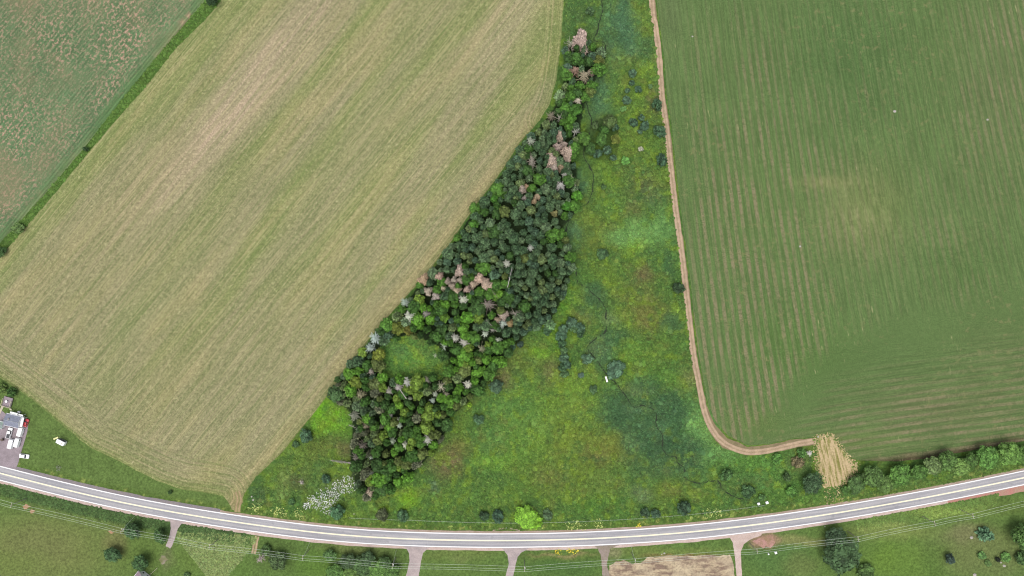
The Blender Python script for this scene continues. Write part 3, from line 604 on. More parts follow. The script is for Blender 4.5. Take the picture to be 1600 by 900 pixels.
drive('pink_gravel_patch', [(1176,846),(1186,841),(1200,839),(1212,842),(1210,849),(1200,853),(1192,855),(1184,851)], gravel('pale_red_gravel', alb(204, 158, 148), alb(170, 142, 112), .8), 27, 4.5)
for i, (x, y, a, b_, rz) in enumerate([(41,792,6,3,.6),(50,799,5,3,.3),(173,831,4,3,0),(255,874,7,6,.4),(1275,848,0,0,0)][:4]):
    drive('bare_soil', [(x + a * q_ * math.cos(t) , y + b_ * q_ * math.sin(t)) for t, q_ in zip(np.linspace(0, 6.28, 11)[:-1], (1.2, .7, 1.1, 1.35, .8, 1.0, .65, 1.2, 1.0, .75))], gravel('bare_soil', alb(200, 160, 128), alb(180, 150, 116)) if i != 3 else gravel('worn_lawn', alb(168, 156, 140), alb(134, 136, 92), .6), 40 + i, 2.6, .03, 3)

# creek
k = NT('creek_water', .7, .1); n = k.noise(k.pos(), .8, 3); c = k.mix(n, (.012, .018, .011), (.030, .040, .022)); M_CREEK = k.out(c)
ribbon('creek', CREEK, .40, .03, M_CREEK, .6, .75, None, 8)

# ------------------------------------------------------------------ tall growth standing on the open ground (nobody could count it)
def scatter_tufts(name, N, region, size=(.25, .75), hgt=(.15, .6), colmul=1.0, fixed=None, sides=5, z0=0.0, label='', seed=1):
    r = np.random.default_rng(seed); X, Y_ = region(r, N); n = len(X)
    cols = ground_color(X, Y_) if fixed is None else np.repeat(np.array(fixed)[None], n, 0)
    cols = np.clip(cols * r.uniform(.72, 1.42, (n, 1)) * colmul * r.uniform(.93, 1.07, (n, 3)), .004, .75)
    sz = r.uniform(size[0], size[1], n) * r.uniform(.6, 1.2, n); hh = r.uniform(hgt[0], hgt[1], n)
    wx = (X - 800) * S; wy = (450 - Y_) * S
    th = np.linspace(0, 2 * np.pi, sides + 1)[:-1][None] + r.uniform(0, 6.28, (n, 1)); rr = sz[:, None] * r.uniform(.55, 1.25, (n, sides))
    V = np.zeros((n, sides + 1, 3)); V[:, :sides, 0] = wx[:, None] + np.cos(th) * rr; V[:, :sides, 1] = wy[:, None] + np.sin(th) * rr; V[:, :sides, 2] = z0
    V[:, :sides, 2] += r.uniform(-.05, .6, (n, sides)) * hh[:, None] * .4
    V[:, sides, 0] = wx + r.normal(0, .25, n) * sz; V[:, sides, 1] = wy + r.normal(0, .25, n) * sz; V[:, sides, 2] = hh + z0
    b0 = (np.arange(n) * (sides + 1))[:, None]; j = np.arange(sides)[None]
    Fc = np.stack([b0 + j, b0 + (j + 1) % sides, np.broadcast_to(b0 + sides, (n, sides))], -1).reshape(-1, 3)
    me = vcol_mesh(name, V.reshape(-1, 3), Fc, np.repeat(cols, sides + 1, 0))
    return tag(link(name, me, None, M_TUFT), label, 'vegetation', kind='stuff')
k = NT('tall_growth', .9, .15); n = k.noise(k.pos(), 1.3, 2); M_TUFT = k.out(k.scale(k.attr('tint', 'Color'), k.ramp(n, .3, .7, .85, 1.15)))
MEADOW = [(884,-60),(884,60),(880,140),(868,165),(850,190),(880,200),(960,160),(966,235),(925,262),(905,300),(890,345),(900,415),(880,470),(825,525),(780,580),(704,655),(650,735),(580,785),(545,760),(546,650),(522,630),(500,640),(440,714),(385,778),(380,800),(540,819),(700,827),(800,828),(900,825),(1080,814),(1290,786),(1290,772),(1276,740),(1276,700),(1200,712),(1165,713),(1128,702),(1107,676),(1094,645),(1086,600),(1072,490),(1059,385),(1046,280),(1038,200),(1030,150),(1026,90),(1014,0),(1010,-60)]
def reg_meadow(r, N):
    X = r.uniform(380, 1300, N); Y_ = r.uniform(-60, 828, N)
    wet = pdist(X, Y_, CREEK) ; m = inpoly(X, Y_, MEADOW) & (wet > 1.6) & ~(inpoly(X, Y_, FOREST) & ~inpoly(X, Y_, CLEARING))
    keep = r.random(N) < .45 + .55 * sm(.35, .6, fbm(X, Y_, 30, 3, 44)); m &= keep
    return X[m], Y_[m]
def reg_clear(r, N):
    X = r.uniform(585, 710, N); Y_ = r.uniform(520, 602, N); m = inpoly(X, Y_, CLEARING); return X[m], Y_[m]
scatter_tufts('meadow_growth', 330000, reg_meadow, (.2, .66), (.1, .55), 1.04, label='mixed tall weeds and grasses covering the wet meadow between tree belt and field track', seed=3)
scatter_tufts('weed_clumps', 16000, reg_meadow, (.5, 1.3), (.3, .9), 1.08, sides=8, label='larger rounded weed clumps dotted through the wet meadow', seed=13)
scatter_tufts('clearing_grass', 9000, reg_clear, (.3, .8), (.1, .5), 1.12, label='light green grass filling the small clearing inside the tree belt', seed=4)
def reg_band(x0, x1, d0, d1):
    def fn(r, N):
        X = r.uniform(x0, x1, N); Y_ = road_y(X) + r.uniform(d0, d1, N); m = ~(((X > 256) & (X < 284)) | (np.abs(X - 400) < 7) | (np.abs(X - 372) < 6)); return X[m], Y_[m]
    return fn
scatter_tufts('ditch_weeds', 9000, reg_band(-60, 395, 17, 36), (.3, .9), (.2, .9), 1.1, label='rough dark weeds filling the ditch south of the road at left', seed=5)
def reg_weeds(r, N):
    X = r.uniform(278, 400, N); Y_ = r.uniform(832, 960, N); m = (Y_ > road_y(X) + 20) & (X - 282 > (Y_ - 842) * .78 - 4) & (X < 396 - (Y_ - 850) * .75 + 14 * (fbm(X, Y_, 12, 2, 88) - .5)); return X[m], Y_[m]
scatter_tufts('tall_weeds', 14000, reg_weeds, (.3, .9), (.2, .9), 1.0, fixed=alb(140, 158, 98), label='tall pale yellowish weeds beside the short gravel driveway under the power line', seed=6)
scatter_tufts('roadside_weeds', 9000, reg_band(1340, 1560, 17, 34), (.3, .8), (.2, .7), 1.18, label='tall yellow green weeds along the south roadside at right', seed=7)
scatter_tufts('verge_grass', 9000, reg_band(1290, 1900, -42, -16), (.3, .8), (.15, .5), 1.0, label='rough grass between the hedge and the road at right', seed=8)
def reg_strip(r, N):
    X = r.uniform(-60, 350, N); Y_ = r.uniform(-25, 460, N); m = inpoly(X, Y_, STRIP); return X[m], Y_[m]
scatter_tufts('strip_growth', 40000, reg_strip, (.3, .8), (.2, .7), 1.0, fixed=alb(96, 128, 60), z0=.03, label='green weeds on the strip dividing the two western fields', seed=9)
def reg_straw(r, N):
    X = r.uniform(1262, 1350, N); Y_ = r.uniform(672, 792, N); ds = pdist(X, Y_, PATCH + [PATCH[0]]); m = (r.random(N) < np.exp(-(ds / 3.5) ** 2)) & (Y_ < road_y(X) - 16); return X[m], Y_[m]
scatter_tufts('loose_straw', 5000, reg_straw, (.2, .6), (.05, .25), 1.0, fixed=alb(196, 178, 132), z0=.02, label='loose straw scattered along the edge of the tan straw patch', seed=14)
scatter_tufts('straw_grass', 2600, reg_straw, (.2, .6), (.05, .3), 1.0, fixed=alb(110, 128, 66), z0=.06, label='green grass creeping into the edge of the tan straw patch', seed=15)
def reg_blob(pts):
    def fn(r, N):
        i = r.integers(0, len(pts), N); q = np.array(pts, float)[i]; a = r.uniform(0, 6.28, N); d_ = np.sqrt(r.random(N)) * q[:, 2]
        return q[:, 0] + np.cos(a) * d_, q[:, 1] + np.sin(a) * d_
    return fn
scatter_tufts('white_flowers', 760, reg_blob([(520,765,10),(510,772,12),(500,778,11),(515,784,9),(505,790,9),(528,757,9),(536,764,8),(493,787,8),(487,780,7),(541,748,6),(548,762,8),(512,797,8),(480,790,6),(524,775,8),(545,755,10),(510,780,22)]), (.12, .30), (.7, 1.1), .95, fixed=(.62, .63, .61), sides=6, label='patch of white flower heads in the meadow corner by the road', seed=10)
scatter_tufts('yellow_flowers', 110, reg_blob([(896,861,5),(888,861,4),(876,862,5),(870,862,3),(902,860,2),(1000,820,3),(996,821,3)]), (.15, .4), (.4, .7), .92, fixed=(.62, .52, .06), sides=6, label='yellow flowers scattered on the roadside grass', seed=11)
scatter_tufts('roadside_flowers', 420, reg_blob([(x, float(road_y(x)) - dd, 8) for x, dd in ((395,25),(402,26),(430,26),(440,25),(470,24),(465,27),(900,22),(910,21),(890,22),(935,23),(1105,26),(1120,25))]), (.15, .38), (.3, .6), .92, fixed=(.42, .46, .16), sides=6, label='pale yellow flower heads along the northern road verge', seed=12)

# ------------------------------------------------------------------ tree kits
def rv(r, s=1.0): return Vector((r.uniform(-s, s), r.uniform(-s, s), r.uniform(-s, s)))
def m_trunk(h, r0, seed, k=7):
    r = random.Random(seed); mb = MB(); p = Vector((0, 0, -.1)); n = 6
    for i in range(n):
        q = Vector((r.uniform(-.06, .06) * i, r.uniform(-.06, .06) * i, h * (i + 1) / n)); mb.tube(p, q, r0 * (1 - i / n * .9), r0 * (1 - (i + 1) / n * .9), k); p = q
    return mb
def m_conifer(seed, h=12.0, R_=2.3, gap=0.0):
    r = random.Random(seed); mb = MB(); tiers = 17
    for t in range(tiers):
        zf = .10 + .88 * t / (tiers - 1); z = h * zf; rad = R_ * (1 - zf) ** .72 + .12; nb = 8 if zf < .7 else 6; a0 = r.uniform(0, 6.28); tv = r.uniform(.85, 1.15)
        for b in range(nb):
            if r.random() < gap: continue
            a = a0 + 6.283 * b / nb + r.uniform(-.25, .25); ln = rad * r.uniform(.72, 1.18); dx, dy = math.cos(a), math.sin(a); wid = min(.55, ln * .29) * r.uniform(.7, 1.25)
            zz = z + r.uniform(-.2, .2); prev = None; col = tv * r.choice((.55, .8, 1.0, 1.25, 1.6))
            for s_, (ft, wf, dz) in enumerate(((.04, .25, .0), (.4, 1.0, -.04), (.74, .8, -.13), (1.0, .12, -.16))):
                cx, cy, cz = dx * ln * ft, dy * ln * ft, zz + ln * dz + .08 * s_; w2 = wid * wf * r.uniform(.85, 1.15)
                cur = (Vector((cx - dy * w2, cy + dx * w2, cz - .16 * wf)), Vector((cx, cy, cz + .1 * wf)), Vector((cx + dy * w2, cy - dx * w2, cz - .16 * wf)))
                if prev:
                    cc = col * (.85 + .16 * s_)
                    mb.quad(prev[1], cur[1], cur[0], prev[0], col=cc); mb.quad(prev[2], cur[2], cur[1], prev[1], col=cc * .95)
                prev = cur
    mb.tube((0, 0, h * .93), (0, 0, h * 1.03), .12, .01, 4)
    return mb
def leafq(mb, p, n, s, r, col):
    q = n.to_track_quat('Z', 'Y') @ Matrix.Rotation(r.uniform(0, 6.28), 3, 'Z').to_quaternion(); s2 = s * r.uniform(.6, 1.0)
    mb.quad(p + q @ Vector((-s, -s2 * .5, 0)), p + q @ Vector((0, -s2, .12 * s)), p + q @ Vector((s, s2 * .3, 0)), p + q @ Vector((.1 * s, s2, -.1 * s)), col=col)
def m_broad(seed, R_=3.2, h=10.0, lobes=22, per=70, leaf=.36, lobe_r=.33, low=.35, ups=.0):
    r = random.Random(seed); mb = MB(); cz = h * (.5 + low * .3); hz = (h - cz) ; L_ = []
    for i in range(lobes):
        zf = 1 - 1.25 * (i + .5) / lobes; a = 2.4 * i + r.uniform(-.5, .5); rr = math.sqrt(max(0, 1 - zf * zf)) * r.uniform(.6, 1.0) * R_ * .74
        lr = R_ * lobe_r * r.uniform(.7, 1.2)
        L_.append((Vector((math.cos(a) * rr, math.sin(a) * rr, cz + zf * (hz - lr * .7) * r.uniform(.85, 1.1))), lr, r.uniform(.62, 1.4)))
    for c, lr, lc in L_:
        for j in range(per):
            n = Vector((r.gauss(0, 1), r.gauss(0, 1), r.gauss(.35, 1))).normalized()
            if n.z < -.5: n.z *= -1
            p = c + Vector((n.x * lr, n.y * lr, n.z * lr * .85)) * r.uniform(.72, 1.08)
            leafq(mb, p, (n + rv(r, .55)).normalized(), leaf * r.uniform(.6, 1.2), r, lc * r.uniform(.7, 1.35))
    return mb
def m_dome(seed, R_=1.0, h=7.0, n=620):       # dense rounded crown of fine dead or dying twigs
    r = random.Random(seed); mb = MB()
    for i in range(n):
        zf = r.random() ** .8; a = r.uniform(0, 6.283); rad = R_ * math.sqrt(max(0, 1 - zf ** 1.7)) * r.uniform(.62, 1.12) * (1 + .22 * math.sin(a * 3 + seed) + .12 * math.sin(a * 7 + seed * 2)); z = h * (.25 + .75 * zf)
        tip = Vector((math.cos(a) * rad, math.sin(a) * rad, z)); base = Vector((tip.x * .35, tip.y * .35, z - .3 * rad - .15)); s_ = Vector((-math.sin(a), math.cos(a), r.uniform(-.5, .5))) * r.uniform(.05, .13)
        c_ = r.choice((.45, .7, 1.0, 1.3)); mb.quad(base - s_ * .4, tip - s_, tip + Vector((math.cos(a), math.sin(a), .3)) * .14, tip + s_, base + s_ * .4, col=c_)
    return mb
def m_snag(seed, h=12.0, R_=2.2, nb=46, twig=4, th=.075, zl=.3, fine=0, up=.35):   # bare branches
    r = random.Random(seed); mb = MB()
    for i in range(nb):
        zf = zl + (1 - zl) * (i + r.random()) / nb; a = 2.4 * i + r.uniform(-.4, .4); ln = R_ * (1.05 - zf) ** .6 * r.uniform(.5, 1.15) / (1.05 - zl) ** .6
        p0 = Vector((0, 0, h * zf)); d_ = Vector((math.cos(a), math.sin(a), r.uniform(-.1, up + .2))); p1_ = p0 + d_ * ln * .55; p2_ = p0 + (d_ + Vector((r.uniform(-.2, .2), r.uniform(-.2, .2), .1))) * ln
        mb.tube(p0, p1_, th, th * .7, 3); mb.tube(p1_, p2_, th * .7, th * .25, 3)
        for q in range(twig):
            t = r.uniform(.3, .95); b_ = p0.lerp(p2_, t); e = b_ + (d_ * .5 + rv(r, .7)) * ln * .32; mb.tube(b_, e, th * .45, th * .2, 3)
        for q in range(fine):
            t = r.uniform(.35, 1.05); b_ = p0.lerp(p2_, t) + rv(r, .16); s_ = rv(r, .10); mb.quad(b_ - s_, b_ + rv(r, .3), b_ + s_, col=r.uniform(.75, 1.2))
    return mb
KIT = {}
def kit(name, n, trunkf, crownf, mat):
    KIT[name] = [(trunkf(i).mesh('trunk'), crownf(i).mesh('crown')) for i in range(n)]
    for t, c_ in KIT[name]: t.materials.append(M_BARK if mat is not M_DEADWOOD else M_DEADWOOD); c_.materials.append(mat)
kit('spruce', 6, lambda i: m_trunk(11.5, .17, i), lambda i: m_conifer(10 + i, 12, 2.35, .04 * (i % 3)), M_NEEDLE)
kit('broad', 6, lambda i: m_trunk(7, .2, 20 + i), lambda i: m_broad(30 + i), M_LEAF)
kit('big', 3, lambda i: m_trunk(8, .3, 40 + i), lambda i: m_broad(50 + i, 5.0, 11, 46, 80, .36, .26), M_LEAF)
kit('shrub', 5, lambda i: m_trunk(1.6, .09, 60 + i, 5), lambda i: m_broad(70 + i, 2.5, 3.4, 26, 55, .24, .27, .0), M_LEAF)
kit('dome', 5, lambda i: m_trunk(6.3, .1, 80 + i, 5), lambda i: m_dome(90 + i, 1.6, 7.5, 950), M_DEADWOOD)
kit('snag', 5, lambda i: m_trunk(12, .16, 100 + i), lambda i: m_snag(110 + i, 12, 2.3, 42, 4, .085, .35, 4), M_DEADWOOD)
kit('white', 4, lambda i: m_trunk(10, .14, 120 + i), lambda i: m_snag(130 + i, 10, 1.9, 60, 3, .09, .55, 9, .7), M_DEADWOOD)
kit('sparse', 3, lambda i: m_trunk(11, .17, 140 + i), lambda i: m_snag(150 + i, 11, 3.2, 18, 3, .10, .6, 0, .9), M_DEADWOOD)
ST = {'spruce': (12, 2.35), 'broad': (10, 3.2), 'big': (11, 5.0), 'shrub': (3.4, 2.5), 'dome': (7.5, 1.6), 'snag': (12, 2.3), 'white': (10, 1.9), 'sparse': (11, 3.2)}
CF = {'spruce': .62, 'broad': .66, 'big': .62, 'shrub': .5, 'dome': .75, 'snag': .7, 'white': .8, 'sparse': .8}
trr = random.Random(99)
def plant(kind, name, px, py, r_px, h, col, label, cat, group=None, ry=None, tilt=None, trunkcol=None, rot=None, lift=1.0):
    h0, r0 = ST[kind]; var = trr.choice(KIT[kind]); b = P(px, py, h * CF[kind]); rm = r_px * S
    e = empty(name, (b.x, b.y, 0), trr.uniform(0, 6.28) if (ry is None and rot is None) else (rot or 0))
    if kind in ('dome', 'snag') and name != 'dead_shrub': col = tuple(.6 * a + .4 * b_ for a, b_ in zip(col, (208, 188, 176)))
    if kind in ('dome', 'white', 'sparse'): lift = 1.22 if kind == 'dome' else 1.25
    cc = alb(*col) * lift * np.array([1, 1, .93 if kind not in ('dome', 'snag') else 1.0]); j = trr.uniform(.9, 1.1)
    ax, ay = (1, 1) if r_px > 24 else (trr.uniform(.84, 1.18), trr.uniform(.84, 1.18)) if kind in ('shrub', 'big', 'broad') else (1, 1)
    for nm, me, c_ in (('trunk', var[0], trunkcol or ((120, 112, 104) if kind not in ('dome', 'snag', 'white', 'sparse') else col)), ('crown', var[1], None)):
        o = bpy.data.objects.new(nm, me); C.objects.link(o); o.parent = e
        o.scale = (rm / r0 * ax, (ry * S if ry else rm) / r0 * ay, h / h0)
        q = cc * j if c_ is None else alb(*c_)
        o.color = (float(q[0]), float(q[1]), float(q[2]), 1)
    if tilt: e.rotation_euler = tilt
    tag(e, label, cat, group); return e

SPR = [(87, 114, 80), (74, 102, 70), (102, 126, 92), (108, 128, 82), (80, 108, 84)]
BRO = [(92, 138, 58), (80, 122, 56), (106, 158, 58), (128, 160, 68), (76, 112, 58), (114, 132, 74)]
SHB = [(100, 134, 106), (90, 124, 98), (86, 122, 86), (106, 142, 96)]
GREYW = (205, 200, 202); GREYB = (165, 155, 150); PINK = (205, 172, 158); TANW = (200, 178, 140); ORNG = (200, 160, 112)

# --- single trees and shrubs with labels of their own: kind, x, y, radius px, height m, colour, label
SINGLES = [
 ('shrub','shrub',922,18,10,3,(80,108,72),'dark rounded shrub at the top edge west of the creek bend'),
 ('shrub','shrub',988,115,7.5,3.4,SHB[0],'topmost shrub of the small cluster midway between creek and field track'),
 ('shrub','shrub',987,130,5.5,2.6,SHB[1],'small round shrub second from top of the meadow cluster'),
 ('shrub','shrub',980,142,5.5,2.6,SHB[0],'small round shrub on the west side of the meadow cluster'),
 ('shrub','shrub',997,140,6.5,3,SHB[1],'small round shrub on the east side of the meadow cluster'),
 ('shrub','shrub',979,157,9.5,3.8,SHB[0],'largest round shrub at the lower part of the meadow cluster'),
 ('shrub','shrub',974,170,6.5,2.2,(104,146,84),'lighter green low shrub at the foot of the meadow cluster'),
 ('shrub','shrub',1016,135,5,1.6,(98,128,84),'faint small shrub between the meadow cluster and the track'),
 ('shrub','shrub',1026,164,10.5,4.5,(70,100,72),'dark pointed shrub pressed against the track, uppermost of three'),
 ('shrub','shrub',990,192,9,3.8,SHB[1],'west shrub of the clump beside the trackside shrubs'),
 ('shrub','shrub',1002,184,7.5,3.8,SHB[0],'north shrub of the clump beside the trackside shrubs'),
 ('shrub','shrub',1007,197,8.5,3.5,SHB[1],'east shrub of the clump beside the trackside shrubs'),
 ('shrub','shrub',1000,206,4.5,2,SHB[0],'tiny shrub at the south end of the trackside clump'),
 ('shrub','shrub',1031,205,12,4.8,(74,104,78),'largest dark shrub against the track, middle of three'),
 ('shrub','shrub',1034,250,10.5,4.2,(72,102,78),'dark shrub at the widening of the track, lowest of three'),
 ('shrub','shrub',977,251,9,2.2,(108,160,82),'light green round bush in the meadow below the pale dome'),
 ('shrub','dead_shrub',1001,233,5.2,1.6,(180,182,166),'pale grey domed dead bush alone in the upper meadow'),
 ('shrub','shrub',943,292,6.5,1.8,(78,108,66),'small dark low shrub east of the creek near the pink crowns'),
 ('shrub','shrub',1005,269,3.4,1.2,(92,130,72),'tiny round shrub south of the pale dead bush'),
 ('shrub','shrub',941,397,12,2.8,(76,108,72),'broad dark shrub between the widest spruce stand and the pale green patch'),
 ('shrub','shrub',1060,450,10.5,4.2,(64,88,60),'solitary dark shrub touching the dirt track halfway down'),
 ('shrub','shrub',917,561,11,3,SHB[0],'rounded shrub beside the creek east of the long shrub row'),
 ('shrub','shrub',962,577,17,3.4,SHB[1],'wide spreading shrub just above the white board by the creek'),
 ('shrub','shrub',908,586,5,1.6,(88,112,100),'small bluish shrub left of the white board'),
 ('shrub','shrub',927,608,8,1.8,(78,108,72),'low faint shrub below left of the white board'),
 ('shrub','shrub',478,681,13,4.2,(80,112,84),'dark round shrub at the corner of the hay field beside lime green grass'),
 ('shrub','shrub',462,694,7,2,(78,108,72),'low shrub leaning on the hay field edge'),
 ('shrub','shrub',510,748,8.5,3,(74,104,80),'small dark round shrub above the white flowers'),
 ('shrub','shrub',527,800,14,4.2,(82,120,86),'rounded shrub at the roadside below the white flowers'),
 ('snag','dead_shrub',471,754,5,2.4,(190,178,172),'small grey dead bush in the grass left of the dark round shrub'),
 ('shrub','shrub',456,784,7,1.8,(78,112,68),'low shrub near the road left of the white flowers'),
 ('shrub','shrub',597,804,13,3.4,(88,98,70),'brownish dark shrub at the roadside south of the tree belt'),
 ('shrub','shrub',629,806,11,3.2,(76,108,76),'dark shrub at the roadside right of the brownish one'),
 ('shrub','shrub',748,655,10,2.6,(78,110,80),'round bluish shrub in the meadow east of the southern trees'),
 ('shrub','shrub',734,633,4,1.6,(140,180,60),'tiny lime shrub beside the southern tree belt'),
 ('shrub','shrub',757,806,11,3,(66,92,64),'left half of the dark roadside shrub pair west of the lime tree'),
 ('shrub','shrub',778,806,11,3.2,(68,98,78),'right half of the dark roadside shrub pair west of the lime tree'),
 ('shrub','shrub',856,805,10,2,(84,110,78),'dim low shrub just right of the lime tree'),
 ('shrub','shrub',1008,801,10,3,(72,98,72),'dark wide roadside shrub left of the two by the creek end'),
 ('shrub','shrub',1024,803,9,2.8,(72,98,76),'darker half joined to the wide roadside shrub'),
 ('shrub','shrub',1069,793,14,4.2,(70,98,74),'round dark roadside shrub below the creek'),
 ('shrub','shrub',1135,742,11,3.2,(78,112,66),'round shrub in the meadow below the curve of the track'),
 ('shrub','shrub',1169,768,12,3.4,(70,100,66),'dark shrub at the lower end of the creek'),
 ('shrub','shrub',1190,777,7,2.2,(84,118,70),'small shrub touching the two white boxes'),
 ('shrub','shrub',1229,745,9,3,(74,98,60),'small dark bush left of the big shrub at the straw patch'),
 ('shrub','shrub',1236,768,12,2.8,(92,136,66),'light green shrub beside the road west of the straw patch'),
 ('big','broadleaf_tree',1269,755,20,7,(70,96,66),'dense dark tree at the west side of the straw patch'),
 ('shrub','shrub',1247,722,11,2.4,(120,112,84),'brownish sparse shrub north of the dense dark tree'),
 ('shrub','shrub',1252,708,10,2.4,(84,124,64),'green shrub just under the track near the straw patch'),
 ('white','dead_tree',1265,708,5,4,GREYW,'small white bare dead tree at the corner of the track and straw patch'),
 ('shrub','shrub',1214,716,9,2,(90,134,64),'low green shrub under the curve of the dirt track'),
 ('shrub','shrub',266,769,4.5,1.6,(66,92,52),'tiny dark bush alone at the lower edge of the hay field'),
 ('shrub','shrub',19,613,8,3,(70,104,52),'dark bush behind the wooden deck'),
 ('shrub','shrub',3,606,9,2.6,(96,120,64),'yellowish bush at the left edge above the deck'),
 ('big','broadleaf_tree',331,2,9,6,(58,82,52),'dark tree on the grass strip at the top edge'),
 ('shrub','shrub',28,356,12,3.4,(98,124,74),'grey green bush near the lower end of the grass strip'),
 ('shrub','shrub',2,393,9,3.4,(74,104,60),'dark bush at the left edge on the grass strip'),
 ('shrub','shrub',134,233,5,2.2,(62,88,54),'small dark bush halfway along the grass strip'),
 ('big','broadleaf_tree',207,829,14,6.5,(76,106,68),'dark tree right at the second power pole from the left'),
 ('big','broadleaf_tree',250,838,12,5.5,(80,110,66),'tree crossed by the wires beside the short gravel driveway'),
 ('big','broadleaf_tree',176,866,14,5.5,(74,104,68),'oval dark tree on the mown lawn left of the cottage gable'),
 ('big','broadleaf_tree',220,880,17,6.5,(72,102,64),'large oval tree standing over the cottage gable'),
 ('snag','dead_tree',407,873,9,6,(176,162,160),'grey dead tree with drooping branches at the two rut track'),
 ('big','broadleaf_tree',434,877,19,6,(82,104,66),'wide dark tree next to the grey dead tree by the wires'),
 ('shrub','shrub',416,860,10,3,(78,104,60),'bush between the two rut track and the wide dark tree'),
 ('big','broadleaf_tree',1304,840,17,8,(72,94,68),'upper lobe of the large dark tree pair under the wires'),
 ('big','broadleaf_tree',1314,866,34,10,(74,100,66),'largest dark tree south of the road crossed by wires'),
 ('shrub','shrub',1352,893,14,3,(86,116,62),'green bush at the foot of the largest dark tree'),
 ('spruce','spruce_tree',1546,838,13,8,(88,122,92),'blue green round spruce on the dry lawn at right'),
 ('shrub','shrub',1484,873,10,3.6,(66,84,76),'dark bluish shrub on the dry lawn left of the flower bed'),
 ('big','broadleaf_tree',1601,837,25,9,(80,110,58),'big tree cut by the right edge south of the road'),
 ('shrub','shrub',1597,872,14,3,(70,98,56),'dark bush under the big tree at the right edge'),
 ('shrub','shrub',1559,874,5,1.8,(46,54,42),'small blackish bush beside the flower bed'),
 ('shrub','shrub',1571,870,9,1.4,(92,132,68),'light green low bush right of the blackish bush'),
 ('shrub','shrub',1534,868,8,1.2,(96,134,76),'low flowering bed bush on the dry lawn'),
 ('shrub','shrub',1544,880,7,1.0,(88,116,66),'low bed bush below the flowering one'),
 ('shrub','shrub',292,899,7,1.6,(90,118,74),'small bush at the bottom edge right of the cottage'),
 ('big','broadleaf_tree',1339,756,16,4.5,(80,108,62),'dark low leading bush of the hedge next to the straw patch'),
 ('big','broadleaf_tree',1364,744,18,7.5,(84,112,62),'first tall tree of the hedge east of the straw patch'),
 ('big','broadleaf_tree',1382,757,15,6.5,(104,134,74),'pale green tree of the hedge reaching over the road edge'),
 ('big','broadleaf_tree',1407,741,16,7,(92,132,64),'bright round tree, second gap eastward in the hedge'),
 ('big','broadleaf_tree',1436,738,14,6.5,(88,124,62),'narrow green tree in the western half of the hedge'),
 ('big','broadleaf_tree',1457,727,15,6.5,(104,126,80),'greyish green tree in the middle of the hedge'),
 ('big','broadleaf_tree',1480,719,16,7,(92,124,66),'middle hedge tree with a bare branch showing'),
 ('big','broadleaf_tree',1500,730,14,6,(108,138,74),'light green hedge tree bulging toward the road in the middle'),
 ('big','broadleaf_tree',1517,718,13,6.5,(86,118,62),'dark green hedge tree right of the bulging one'),
 ('big','broadleaf_tree',1542,714,17,7.5,(92,132,66),'large bright hedge tree third from the right edge'),
 ('big','broadleaf_tree',1576,709,18,8,(100,136,68),'tallest hedge tree second from the right edge'),
 ('big','broadleaf_tree',1602,712,15,7,(90,124,62),'hedge tree cut by the right edge of the photo'),
 ('big','broadleaf_tree',1632,704,18,7,(92,126,62),'hedge tree just outside the right edge'),
 ('white','dead_tree',1458,732,5,4.5,(170,160,165),'grey bare twigs poking out of the middle of the hedge'),
 ('shrub','shrub',1320,765,8,2.4,(84,122,62),'low bush between the straw patch and the hedge'),
]
for n_, (x, y, rr, c_) in enumerate([(545,878,13,(70,92,62)),(566,886,14,(74,100,60)),(590,889,13,(86,118,60)),(612,894,12,(80,112,56)),(524,896,14,(84,116,60)),(575,872,12,(66,88,60)),(548,898,13,(92,120,62)),(602,878,9,(72,98,58)),(515,868,9,(88,120,72))]):
    SINGLES.append(('big', 'broadleaf_tree', x, y, rr, 4.5, c_, ['dark tree under the wires at the left of the thicket', 'central tree of the thicket below the wires', 'greener tree on the east side of the thicket', 'tree nearest the asphalt driveway in the thicket', 'pale green tree at the bottom west of the thicket', 'blackish green tree right on the wires in the thicket', 'olive tree at the bottom edge of the thicket', 'small dark tree by the fifth pole in the thicket', 'low pale tree at the west end of the thicket'][n_]))
for kind, nm, x, y, r_, h_, c_, lb in SINGLES:
    if 'hedge' in lb and kind == 'big': r_ *= 1.16; c_ = tuple(int(q * 1.03) for q in c_)
    if 'thicket' in lb: r_ *= 1.25; c_ = tuple(int(q * 1.08) for q in c_)
    plant(kind, nm, x, y, r_, h_, c_ if c_ in SHB else tuple(int(q * 1.12) for q in c_), lb, {'shrub': 'shrub', 'dead_shrub': 'dead shrub', 'broadleaf_tree': 'tree', 'dead_tree': 'dead tree', 'spruce_tree': 'spruce'}[nm])
for i, (x, y, r_) in enumerate([(893,504,11),(905,513,10),(907,522,7),(897,515,8),(880,515,9),(876,525,10),(878,537,9),(881,548,8.5),(881,559,8.5),(886,570,9),(878,574,9),(882,584,8)]):
    plant('shrub', 'shrub', x, y, r_, 4.0, SHB[i % 4], 'blue green rounded shrub in the hook shaped row west of the creek bend', 'shrub', 'shrubs of the hook shaped row')
# the lime tree by the road
plant('big', 'lime_green_tree', 822, 808, 21, 3.8, (132, 184, 62), 'bright lime green tree at the north roadside', 'tree')
plant('shrub', 'shrub', 837, 815, 12, 2.4, (140, 194, 60), 'bright lime green bush leaning out of the lime tree toward the right', 'shrub')

